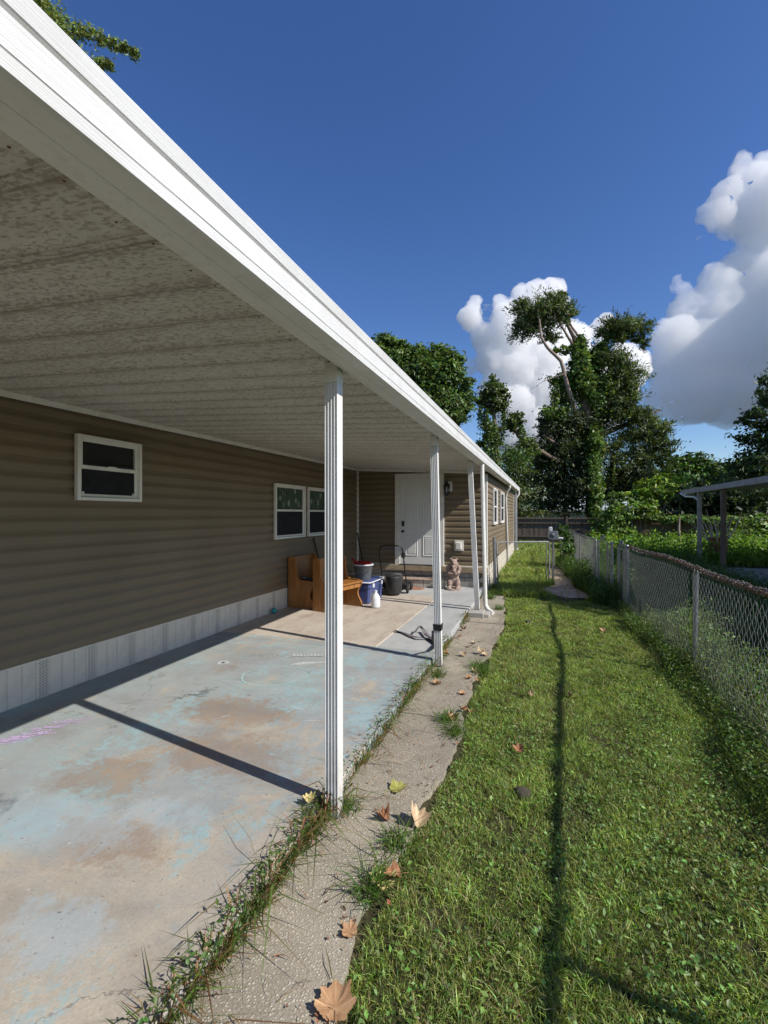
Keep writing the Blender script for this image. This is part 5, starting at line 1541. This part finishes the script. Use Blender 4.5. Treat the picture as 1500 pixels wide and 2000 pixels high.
fallen(855, 1337, 0.10, 'tan', 0.6, 2.4, 'curled orange brown leaf alone in mid walkway', G1)
fallen(790, 1359, 0.09, 'yellow', 0.4, 0.9, 'yellow leaf in the crack weeds before the strapped post', G1, -0.03)
fallen(1035, 1358, 0.09, 'pale', 0.5, 0.7, 'pale tan leaf on the lawn left of the cable shadow', G1, -0.06)
fallen(1110, 1358, 0.07, 'tan', 0.9, 1.7, 'upright brown leaf on the lawn right of the cable shadow', G1, -0.06, (1.0, 0.2))
fallen(1013, 1466, 0.095, 'rust', 0.6, 0.2, 'rust orange leaf lying in the lawn grass by itself', G1, -0.06)
fallen(1178, 1233, 0.12, 'tan', 0.5, 0.2, 'brown leaf on far lawn toward the chain link fence', G1, -0.06)
for px, py, mk, s_, lb in (
        (915, 1325, 'tan', .09, 'brown leaf at lawn edge, left one of the three just past the walkway joint'),
        (930, 1312, 'pale', .10, 'pale leaf at lawn edge, farthest of the three just past the walkway joint'),
        (935, 1330, 'rust', .09, 'reddish leaf half on grass, nearest of three past the walkway joint'),
        (905, 1355, 'tan', .08, 'brown leaf at lawn edge between the reddish leaf and a grass tuft'),
        (940, 1276, 'pale', .11, 'pale curled leaf at grass edge level with the strapped post base'),
        (918, 1262, 'tan', .09, 'small tan leaf touching the pair of pale leaves beyond strapped post'),
        (928, 1255, 'pale', .10, 'larger pale leaf of the pair on walkway beyond the strapped post'),
        (905, 1280, 'pale', .10, 'pale leaf in mid walkway right of the strapped post base'),
        (873, 1279, 'tan', .10, 'orange brown leaf touching the base of the strapped post'),
        (912, 1216, 'rust', .12, 'rust leaf against the slab edge left of the concrete blocks'),
        (905, 1230, 'tan', .11, 'tan leaf against the slab edge below the rust one by concrete blocks'),
        (948, 1279, 'pale', .10, 'pale leaf lying in grass just right of the curled pale leaf'),
        (897, 1245, 'pale', .08, 'small pale leaf in the crack weeds behind the strapped post'),
        (816, 1337, 'tan', .10, 'tan leaf at crack weeds left of the lone curled walkway leaf'),
        (746, 1385, 'rust', .08, 'dark rust leaf in crack weeds nearest beyond the first post'),
        (920, 1392, 'tan', .07, 'small tan leaf in lawn grass right of the dark rust joint leaf')):
    fallen(px, py, s_, mk, random.uniform(0.3, 0.8), random.uniform(0, 6), lb, G1, -0.055)
# crumbs of broken leaf and twig
k = 260
pos = np.stack([rng.uniform(-1.10, -0.60, k), rng.uniform(0.9, 8.5, k), rng.uniform(-0.056, -0.048, k)], 1)
pos[:, 0] = np.where(rng.uniform(size=k) < 0.5, np.interp(pos[:, 1], [a for a, b in WK], [b for a, b in WK]) - np.abs(rng.normal(size=k))*0.06, pos[:, 0])
tag(card_mesh('leaf_crumbs', [cards(pos, rng.normal(size=(k, 3))*0.5 + np.array([0, 0, 1.0]), rng.uniform(0.008, 0.034, k), rng.uniform(0.006, 0.020, k), tints(k, (0.27, 0.13, 0.07), 0.35), 0.4)], M['drymat']), kind='stuff')
for (px, py, s_, lb) in ((1020, 1556, 0.05, 'dark crumbly dirt clod in the near lawn'), (1032, 1218, 0.05, 'small black clod on the lawn left of the cable shadow')):
    p = gpt(px, py, -0.09)
    m = MB().sphere((0, 0, 0.02), (s_, s_*0.8, s_*0.7), 14, 10)
    m.v = [(x*(1 + 0.15*math.sin(30*y + 9*z)), y*(1 + 0.15*math.cos(25*x)), z) for x, y, z in m.v]
    o = m.build('dirt_clod', simple('clod', (0.07, 0.06, 0.045), 0.95, 0.4, 40, bump=0.8)); o.location = p
    tag(o, lb, 'clod')

# ================================================================== TREES
def tree(name, label, base, d, clusters, limbs, leafspec, pale=(), barkm='bark', group=None, per=26):
    """clusters: (px, py, rx, ry, n[, kind]) as seen from the lens at distance d, given real depth; limbs: lists of (px, py, radius, depth offset)"""
    t = thing(name, label, 'tree', base, group=group)
    parts = {}
    for cl in clusters:
        px, py, rx, ry, n = cl[:5]
        kd = cl[5] if len(cl) > 5 else 'a'
        k = d/906
        off = cl[6] if len(cl) > 6 else random.uniform(-0.35, 0.35)*rx*k
        ctr = at(px, py, d + off)
        rr = (rx*k, max(rx, ry)*k*0.9, ry*k)
        sp = leafspec[kd]
        parts.setdefault(kd, []).append(clump_leaves(ctr, rr, n, sp['ln'], sp['wd'], sp['col'], sp.get('up', 0.35), sp.get('spread', 0.16), sp.get('per', per), sp.get('shell', 0.5), sp.get('hang', 0.0)*k, sp.get('along')))
    for kd, pp in parts.items():
        card_mesh(leafspec[kd].get('name', 'crown'), pp, M['leaf'], t)
    for li, l in enumerate(limbs):
        pts = [at(a[0], a[1], d + (a[3] if len(a) > 3 else 0)) for a in l]
        rad = [a[2] for a in l]
        # finer points for a natural bend
        P, Rr = [], []
        for i in range(len(pts)-1):
            for q in range(4):
                u = q/4
                P.append(pts[i].lerp(pts[i+1], u) + Vector((random.uniform(-1, 1), random.uniform(-1, 1), 0))*rad[i]*0.18)
                Rr.append(rad[i]*(1-u) + rad[i+1]*u)
        P.append(pts[-1]); Rr.append(rad[-1])
        MB().tube(P, Rr, 9).build('trunk' if li == 0 else 'limb', M['palebark'] if li in pale else M[barkm], t)
    return t
Z4 = lambda x, y: (900 + x*0.29333, 520 + y*0.29333)
def zc4(rows, ox, oy):
    out = []
    for r_ in rows:
        x, y, rx, ry, n = r_[:5]
        out.append((ox + x*0.29333, oy + y*0.29333, rx*0.29333, ry*0.29333, n) + tuple(r_[5:]))
    return out
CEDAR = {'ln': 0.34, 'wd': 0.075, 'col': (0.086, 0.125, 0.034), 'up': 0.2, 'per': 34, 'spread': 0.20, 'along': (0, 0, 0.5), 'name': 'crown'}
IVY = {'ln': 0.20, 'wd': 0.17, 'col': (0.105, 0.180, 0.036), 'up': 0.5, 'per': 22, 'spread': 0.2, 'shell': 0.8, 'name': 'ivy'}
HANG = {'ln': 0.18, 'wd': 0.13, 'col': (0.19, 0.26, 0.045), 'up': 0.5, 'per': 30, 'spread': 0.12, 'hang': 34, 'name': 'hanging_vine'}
SHADE_TINT = {'ln': 0.28, 'wd': 0.11, 'along': (0, 0, 0.2), 'col': (0.052, 0.074, 0.024), 'up': 0.2, 'per': 30, 'spread': 0.2, 'name': 'shade_tinted_lower_crown'}  # the crown's own shade is put into this darker leaf colour
rows = [(540, 330, 150, 95, 2600), (420, 400, 95, 80, 1500), (480, 300, 120, 60, 1200), (610, 250, 70, 60, 1000), (640, 320, 90, 80, 1200), (720, 310, 50, 70, 600), (590, 480, 60, 35, 500), (400, 270, 50, 40, 500), (660, 190, 30, 25, 200),
        (790, 540, 42, 70, 1300, 'i'), (790, 650, 55, 90, 1800, 'i'), (800, 780, 70, 110, 2200, 'i'), (690, 560, 80, 25, 350, 'i'), (690, 760, 80, 45, 900, 'i'), (630, 800, 35, 70, 600, 'h'), (700, 860, 50, 60, 600, 'i'),
        (1060, 410, 110, 70, 1700), (1000, 440, 70, 70, 1100), (1200, 400, 70, 55, 800), (1215, 510, 38, 50, 420), (1100, 480, 80, 40, 600), (920, 570, 50, 60, 800, 'i'), (890, 640, 45, 80, 900, 'i'),
        (1000, 620, 95, 80, 1300), (1080, 700, 105, 120, 2000), (980, 760, 120, 110, 2200), (1110, 820, 80, 130, 1500), (900, 850, 110, 120, 2200, 'i'), (1060, 920, 120, 120, 2400), (930, 980, 130, 110, 2600), (1150, 980, 90, 90, 1500), (1210, 1010, 80, 60, 900), (1320, 1080, 80, 50, 700), (1260, 1110, 110, 70, 1300), (1150, 1130, 120, 100, 2000), (1290, 1210, 110, 80, 1500), (1180, 1270, 120, 90, 1700), (1350, 1290, 60, 60, 600),
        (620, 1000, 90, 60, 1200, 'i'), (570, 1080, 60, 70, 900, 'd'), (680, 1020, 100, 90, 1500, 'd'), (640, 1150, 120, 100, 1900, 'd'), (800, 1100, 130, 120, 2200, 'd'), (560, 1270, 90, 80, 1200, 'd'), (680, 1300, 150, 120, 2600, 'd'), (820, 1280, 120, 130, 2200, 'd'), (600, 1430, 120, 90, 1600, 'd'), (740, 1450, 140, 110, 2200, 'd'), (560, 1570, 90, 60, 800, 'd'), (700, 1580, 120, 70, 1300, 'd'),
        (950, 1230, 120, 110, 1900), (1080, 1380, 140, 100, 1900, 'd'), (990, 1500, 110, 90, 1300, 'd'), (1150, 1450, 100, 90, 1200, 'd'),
        (865, 1130, 40, 110, 900, 'h'), (795, 1120, 50, 70, 700, 'h'), (850, 1280, 35, 120, 900, 'h'), (1000, 1330, 22, 100, 500, 'h'), (760, 1180, 18, 60, 300, 'h'),
        (880, 1340, 42, 140, 2200, 'i', -0.9), (885, 1480, 45, 110, 2200, 'i', -0.9), (885, 1600, 42, 80, 1500, 'i', -0.9), (880, 1200, 45, 100, 1500, 'i', -0.9)]
limbs = [[(1160, 1052, 0.55), (1158, 950, 0.48), (1150, 860, 0.42), (1138, 760, 0.34), (1130, 700, 0.26), (1122, 660, 0.15), (1100, 622, 0.075), (1082, 592, 0.03)],
         [(1128, 820, 0.16, -0.3), (1112, 765, 0.14, -0.8), (1095, 705, 0.115, -1.0), (1070, 680, 0.10, -1.1), (1057, 660, 0.08, -1.2), (1054, 630, 0.06, -1.2), (1050, 605, 0.03, -1.0)],
         [(1118, 672, 0.10, 0), (1105, 650, 0.08, -0.3), (1088, 625, 0.06, -0.4), (1078, 600, 0.03, -0.5)], [(1128, 655, 0.09, 0), (1115, 635, 0.07, 0.2), (1102, 610, 0.04, 0.4)],
         [(1135, 745, 0.26, 0.2), (1160, 700, 0.22, 0.5), (1175, 672, 0.18, 0.7), (1195, 655, 0.12, 0.8), (1235, 640, 0.06, 0.9)],
         [(1108, 728, 0.03, -1.0), (1060, 745, 0.02, -1.3), (1035, 763, 0.008, -1.4)], [(1150, 860, 0.25, 0), (1220, 830, 0.15, 0.8), (1290, 800, 0.06, 1.2)], [(1150, 900, 0.25, 0), (1090, 870, 0.16, -0.6), (1060, 850, 0.07, -1.0)], [(1150, 880, 0.2, 0), (1200, 780, 0.14, 1), (1230, 720, 0.06, 1.5)]]
base = at(1160, 1051, 33)
tree('cedar_tree', 'tall ragged cedar draped in ivy behind the board fence', (base.x, base.y, -0.1), 33, zc4(rows, 900, 520), limbs, {'a': CEDAR, 'i': IVY, 'h': HANG, 'd': SHADE_TINT}, pale=(1, 2, 3, 5))

OAK = {'ln': 0.27, 'wd': 0.12, 'col': (0.095, 0.160, 0.036), 'up': 0.7, 'per': 26, 'spread': 0.19}
rows = [(520, 90, 70, 45, 800), (600, 130, 60, 40, 600), (700, 165, 80, 50, 1100), (860, 170, 75, 55, 1000), (960, 220, 65, 70, 1000), (560, 200, 90, 70, 1200), (700, 280, 130, 90, 2200), (860, 300, 120, 90, 2000), (980, 330, 70, 70, 900), (1065, 365, 45, 35, 400), (900, 420, 120, 90, 2000), (1030, 450, 70, 55, 900), (940, 530, 120, 65, 1600), (1050, 530, 55, 45, 500), (970, 610, 80, 40, 800), (780, 430, 130, 100, 2000), (850, 560, 90, 70, 900), (470, 200, 90, 90, 900)]
base = at(800, 1063, 27)
tree('shade_tree', 'rounded leafy green tree rising behind the mobile home roof', (base.x, base.y, -0.1), 27, zc4(rows, 600, 640), [[(800, 1060, 0.35), (805, 900, 0.30), (810, 800, 0.22), (815, 740, 0.08)], [(808, 850, 0.18), (860, 780, 0.10), (890, 750, 0.04)], [(808, 860, 0.18), (770, 760, 0.1), (755, 690, 0.04)]], {'a': OAK})
VT = {'ln': 0.19, 'wd': 0.14, 'col': (0.085, 0.125, 0.034), 'up': 0.3, 'per': 24, 'spread': 0.2}
VH = {'ln': 0.16, 'wd': 0.12, 'col': (0.10, 0.165, 0.036), 'per': 24, 'spread': 0.15, 'hang': 22, 'name': 'hanging_vine'}
rows = [(1240, 345, 22, 35, 200), (1240, 410, 65, 45, 1000), (1290, 440, 50, 40, 600), (1180, 480, 55, 50, 800), (1260, 510, 75, 60, 1200), (1170, 550, 45, 40, 500, 'h'), (1310, 540, 30, 40, 300, 'h'), (1210, 640, 50, 60, 900, 'h'), (1250, 720, 60, 60, 900), (1200, 750, 55, 50, 700, 'h'), (1150, 780, 40, 20, 200), (1390, 600, 50, 35, 500), (1400, 660, 50, 50, 600), (1440, 680, 25, 60, 250, 'h'), (1230, 820, 60, 50, 500, 'h'), (1350, 640, 35, 45, 300), (1330, 790, 70, 30, 300, 'h'), (1420, 800, 80, 40, 500, 'h'), (1460, 770, 50, 35, 450), (1500, 810, 60, 40, 500)]
base = at(985, 1058, 30)
tree('vine_tree', 'slender vine draped tree between the roof and the cedar', (base.x, base.y, -0.1), 30, zc4(rows, 600, 640), [[(985, 1055, 0.22), (975, 930, 0.18), (968, 850, 0.15), (962, 780, 0.10), (963, 745, 0.04)], [(1125, 915, 0.16, 3.2), (1080, 895, 0.14, 2.0), (1040, 872, 0.12, 0.6), (1012, 852, 0.10), (1003, 828, 0.06), (1008, 815, 0.03)]], {'a': VT, 'h': VH})
WIL = {'ln': 0.40, 'wd': 0.10, 'col': (0.14, 0.19, 0.06), 'up': 0.2, 'per': 26, 'spread': 0.16, 'hang': 18}
base = at(1010, 1044, 40)
tree('willow_tree', 'hazy olive green weeping tree behind the far roof end', (base.x, base.y, -0.1), 40, [(985, 905, 30, 30, 900), (1010, 900, 35, 35, 1200), (1040, 930, 30, 40, 1100), (1000, 950, 35, 40, 1100), (1030, 965, 40, 35, 1100), (1045, 895, 25, 30, 600), (975, 940, 30, 35, 500), (1020, 985, 35, 15, 400)], [[(1010, 1040, 0.3), (1012, 960, 0.22), (1015, 900, 0.06)], [(1012, 960, 0.15), (1035, 920, 0.05)]], {'a': WIL})
# overhanging tree above the home at the upper left
OV = {'ln': 0.12, 'wd': 0.045, 'col': (0.19, 0.25, 0.07), 'up': 0.2, 'per': 12, 'spread': 0.34}
def sprig(x0, y0, x1, y1, n, r0, r1, cnt):
    cnt = int(cnt*1.4)
    return [(x0 + (x1-x0)*i/(n-1), y0 + (y1-y0)*i/(n-1) - 8*math.sin(math.pi*i/(n-1)), r0 + (r1-r0)*i/(n-1), (r0 + (r1-r0)*i/(n-1))*0.8, cnt) for i in range(n)]
cl = sprig(90, 48, 262, 104, 9, 20, 8, 110) + sprig(60, 10, 115, 60, 5, 24, 16, 200) + sprig(110, 70, 145, 100, 4, 18, 12, 150) + sprig(150, 110, 170, 148, 4, 14, 11, 130) + sprig(165, 145, 212, 124, 5, 12, 8, 90) + sprig(20, -20, 80, 10, 4, 40, 24, 300) + sprig(-160, -60, 40, -60, 6, 60, 40, 400) + sprig(-200, 60, 0, 100, 5, 60, 40, 300)
base = Vector((-9.6, 11.2, -0.1))
tree('overhanging_tree', 'leafy branch tips hanging over the roof at the upper left', (base.x, base.y, -0.1), 12, cl, [[(-380, 1000, 0.4, 0), (-330, 600, 0.3, 0), (-250, 200, 0.2, 0), (-200, 0, 0.12, 0)], [(-250, 200, 0.14, 0), (-60, 60, 0.08, 0), (60, 40, 0.035, 0), (150, 66, 0.018, 0), (255, 102, 0.006, 0)], [(-250, 150, 0.1, 0), (0, -40, 0.06, 0), (70, 10, 0.025, 0), (115, 75, 0.012, 0), (150, 120, 0.01, 0), (170, 145, 0.006, 0)]], {'a': OV})
# right edge and background trees
DK = {'ln': 0.30, 'wd': 0.13, 'col': (0.05, 0.085, 0.03), 'up': 0.2, 'per': 26, 'spread': 0.18}
base = at(1510, 1060, 28)
tree('dark_tree', 'dark feathery tree at the far right beyond the neighbouring carport', (base.x, base.y, -0.1), 28, [(1500, 760, 18, 35, 500), (1495, 815, 35, 25, 700), (1465, 822, 25, 6, 160), (1505, 850, 55, 30, 1300), (1510, 900, 70, 35, 1800), (1470, 905, 35, 25, 700), (1560, 840, 60, 80, 1800), (1540, 940, 100, 40, 2000), (1560, 740, 50, 60, 1200)], [[(1510, 1058, 0.35), (1512, 900, 0.25), (1515, 780, 0.08)]], {'a': DK})
BGS = [(1345, 905, 60, (0.055, 0.10, 0.025)), (1400, 925, 62, (0.040, 0.075, 0.022)), (1290, 940, 50, (0.050, 0.085, 0.022)), (1455, 930, 50, (0.035, 0.060, 0.020)), (1250, 925, 55, (0.045, 0.08, 0.022)), (1190, 960, 52, (0.035, 0.06, 0.02)), (1530, 930, 58, (0.04, 0.07, 0.02)), (1120, 960, 52, (0.035, 0.06, 0.02)), (1430, 960, 44, (0.03, 0.05, 0.018)), (1360, 965, 44, (0.03, 0.05, 0.018))]  # understorey shade is put into the darker of these leaf colours
BL = ['bushy sunlit tree in the gap right of the cedar', 'mid green background tree left of the dark right tree', 'green background tree behind the bright shrub', 'low dark background tree over the neighbouring carport roof', 'background tree directly right of the cedar trunk', 'dark background tree behind the cedar base', 'outermost background tree past the right picture edge', 'dark background tree behind the cedar left side', 'tree in shade-toned leaf colour behind the neighbouring carport posts', 'tree in shade-toned leaf colour between rusty barrel and far trailer']
for i, (px, py, d, col) in enumerate(BGS):
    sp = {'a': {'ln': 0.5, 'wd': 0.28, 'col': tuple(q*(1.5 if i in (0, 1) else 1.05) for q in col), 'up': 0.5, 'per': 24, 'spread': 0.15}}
    cl = []
    for q in range(9):
        a = q*2.4; r_ = 6 + 3.5*q
        cl.append((px + r_*math.cos(a)*1.1, py + abs(r_*math.sin(a))*0.9 + (0 if q else -8), 24, 18, 620))
    cl += [(px - 18, py + 55, 34, 28, 700), (px + 20, py + 60, 34, 28, 700)]
    base = at(px, 1004 + 1.72*906/d, d)
    tree('background_tree', BL[i], (base.x, base.y, -0.1), d, cl, [[(px, 1004 + 1.7*906/d, 0.35), (px + 3, py + 40, 0.25), (px, py, 0.08)]], sp, group='trees beyond the far fences')
# shrubs at the back fence
BR = {'ln': 0.30, 'wd': 0.14, 'col': (0.21, 0.33, 0.045), 'up': 0.8, 'per': 20, 'spread': 0.18}
MG = {'ln': 0.22, 'wd': 0.13, 'col': (0.12, 0.20, 0.04), 'up': 0.6, 'per': 20, 'spread': 0.2}
def shrub(label, d, cl, spec, stem):
    base = at(stem[0], 1004 + 1.72*906/d, d)
    t = thing('shrub', label, 'shrub', (base.x, base.y, -0.1), group='shrubs along the back fence')
    pp = []
    for (px, py, rx, ry, n) in cl:
        k = d/906
        pp.append(clump_leaves(at(px, py, d + random.uniform(-0.3, 0.3)), (rx*k, rx*k, ry*k), n, spec['ln'], spec['wd'], spec['col'], spec['up'], spec['spread'], spec['per']))
    card_mesh('foliage', pp, M['leaf'], t)
    m = MB()
    for (px, py, rx, ry, n) in cl:
        m.tube([base, base.lerp(at(px, py, d), 0.5) + Vector((0, 0, 0.1)), at(px, py, d)], [0.03, 0.02, 0.008], 6)
    m.build('stem', M['bark'], t)
shrub('bright yellow green tall shrub right of the cedar trunk', 30, [(1275, 950, 32, 16, 700), (1300, 940, 22, 14, 400), (1250, 975, 30, 18, 600), (1320, 935, 18, 10, 250), (1290, 970, 25, 16, 400)], BR, (1270, 1050))
shrub('leafy shrub growing over the board fence below the cedar', 25.2, [(1205, 985, 22, 22, 500), (1190, 1010, 28, 20, 600), (1230, 1000, 26, 18, 500), (1265, 1000, 26, 16, 450), (1200, 1035, 28, 18, 500), (1180, 1045, 20, 15, 300)], MG, (1205, 1060))
shrub('young shrub beside the meter box', 14.5, [(1100, 1040, 12, 14, 260), (1112, 1052, 16, 14, 300), (1102, 1068, 18, 12, 300), (1122, 1075, 16, 10, 200)], {'ln': 0.10, 'wd': 0.07, 'col': (0.08, 0.155, 0.03), 'up': 0.6, 'per': 16, 'spread': 0.2}, (1105, 1110))
shrub('vine mat hanging over the gapped pale fence', 24.4, [(1300, 1014, 22, 7, 350), (1340, 1014, 26, 8, 450), (1385, 1018, 26, 8, 400), (1430, 1018, 28, 12, 600), (1480, 1020, 30, 14, 700), (1520, 1025, 30, 16, 600), (1440, 1040, 40, 14, 600), (1490, 1045, 35, 14, 500)], MG, (1380, 1050))
# big tree out of frame on the right whose crown shades the gate
t = thing('shade_tree', 'tall shade tree standing past the right picture edge', 'tree', (13.2, 7.2, -0.1))
pp = [clump_leaves((13.0 + dx, 7.6 + dy, z), (rx, rx, rz), n, 0.3, 0.2, (0.05, 0.09, 0.02)) for dx, dy, z, rx, rz, n in ((0, 0, 9.6, 1.1, 1.0, 1500), (-0.5, 0.5, 10.6, 0.9, 0.8, 1000), (1.2, 0.3, 10.8, 1.2, 0.9, 1200))]
card_mesh('crown', pp, M['leaf'], t)
MB().tube([(13.2, 7.2, -0.2), (13.1, 7.3, 5), (13.0, 7.6, 9.5)], [0.3, 0.2, 0.07], 10).build('trunk', M['bark'], t)

# ================================================================== CLOUDS
def cloud_mat(dens):
    t = NT('cloud_vapour')
    v = t.n('ShaderNodeVolumeScatter', {'Color': (0.995, 0.995, 0.995), 'Density': dens, 'Anisotropy': 0.0})
    t.t.links.new(v.outputs[0], t.out.inputs['Volume'])
    return t.m
M['cloud'] = cloud_mat(0.020)
M['thin_cloud'] = cloud_mat(0.0085)
def cloud(label, D, lobes, voxel, amp=1.0, mat='cloud'):
    m = MB()
    base = at(lobes[0][0], lobes[0][1], D)
    for l in lobes:
        px, py, r = l[:3]
        dd = l[3] if len(l) > 3 else random.uniform(-0.4, 0.4)*r
        k = D/906
        c = at(px, py, D + dd*k) - base
        m.sphere(c, (r*k, r*k, r*k*(l[4] if len(l) > 4 else 1.0)), 16, 12)
    o = m.build('cloud', M[mat]); o.location = base
    tag(o, label, 'cloud')
    md = o.modifiers.new('fuse', 'REMESH'); md.mode = 'VOXEL'; md.voxel_size = voxel; md.use_smooth_shade = True
    for sc, st_ in ((150, 70), (62, 34), (26, 18), (12, 7)):
        tx = bpy.data.textures.new('billow', 'CLOUDS'); tx.noise_scale = sc*amp; tx.noise_depth = 2; tx.noise_type = 'SOFT_NOISE'
        dm = o.modifiers.new('billow', 'DISPLACE'); dm.texture = tx; dm.strength = st_*amp; dm.mid_level = 0.55
    return o
c1 = [(930, 600, 22), (925, 625, 26), (915, 625, 14), (975, 592, 22), (985, 615, 32), (1015, 578, 22), (1045, 570, 28), (1075, 562, 24), (1090, 560, 18), (1080, 580, 26), (1105, 590, 12), (1050, 610, 42), (1000, 650, 48), (950, 660, 34), (960, 700, 36), (1010, 720, 52), (1060, 690, 52), (1095, 660, 40), (1130, 660, 30), (1060, 760, 52), (1000, 790, 45), (1110, 740, 48), (960, 760, 30), (1180, 640, 30), (1220, 690, 26), (1215, 680, 18), (1150, 720, 45), (1000, 850, 40), (1060, 840, 50), (912, 705, 12), (920, 720, 14), (1230, 720, 40), (1180, 780, 60)]
cloud('white cumulus cloud rising behind the cedar', 2600, c1, 7)
c2 = [(1500, 330, 34), (1475, 340, 24), (1448, 315, 22), (1460, 345, 30), (1438, 335, 16), (1425, 375, 26), (1405, 385, 22), (1390, 395, 18), (1375, 415, 18), (1365, 430, 14), (1400, 420, 30), (1440, 410, 40), (1365, 462, 8), (1420, 445, 25), (1490, 420, 60), (1540, 400, 80), (1480, 500, 50), (1440, 530, 45), (1400, 555, 40), (1380, 575, 30), (1335, 560, 18), (1325, 548, 14), (1318, 562, 12), (1345, 610, 42), (1400, 620, 60), (1470, 600, 70), (1540, 560, 90), (1320, 660, 45), (1375, 690, 70), (1450, 690, 80), (1530, 680, 95), (1310, 720, 50), (1350, 760, 60, 0, 0.9), (1420, 765, 65, 0, 0.9), (1500, 760, 75, 0, 0.8), (1290, 775, 40, 0, 0.8), (1300, 800, 35, 0, 0.6), (1360, 810, 45, 0, 0.5), (1430, 815, 45, 0, 0.5), (1580, 760, 90), (1620, 640, 120), (1620, 480, 110), (1600, 360, 90)]
cloud('huge towering cumulus cloud with grey shaded base at right', 3000, c2, 9, 1.1, 'thin_cloud')
# unseen cloud added along the sun's path to shade the big cloud's lower part
P0 = at(1450, 735, 3000) + SUN_DIR*1500
m = MB()
for i in range(16):
    a = i*2.4; r_ = 90*math.sqrt(i)
    m.sphere(Vector((r_*math.cos(a), r_*math.sin(a)*1.2, random.uniform(-40, 40))), (260, 260, 120), 14, 10)
o = m.build('cloud', M['cloud']); o.location = P0
tag(o, 'added unseen cloud beyond the right picture edge, shading the towering cumulus', 'cloud')
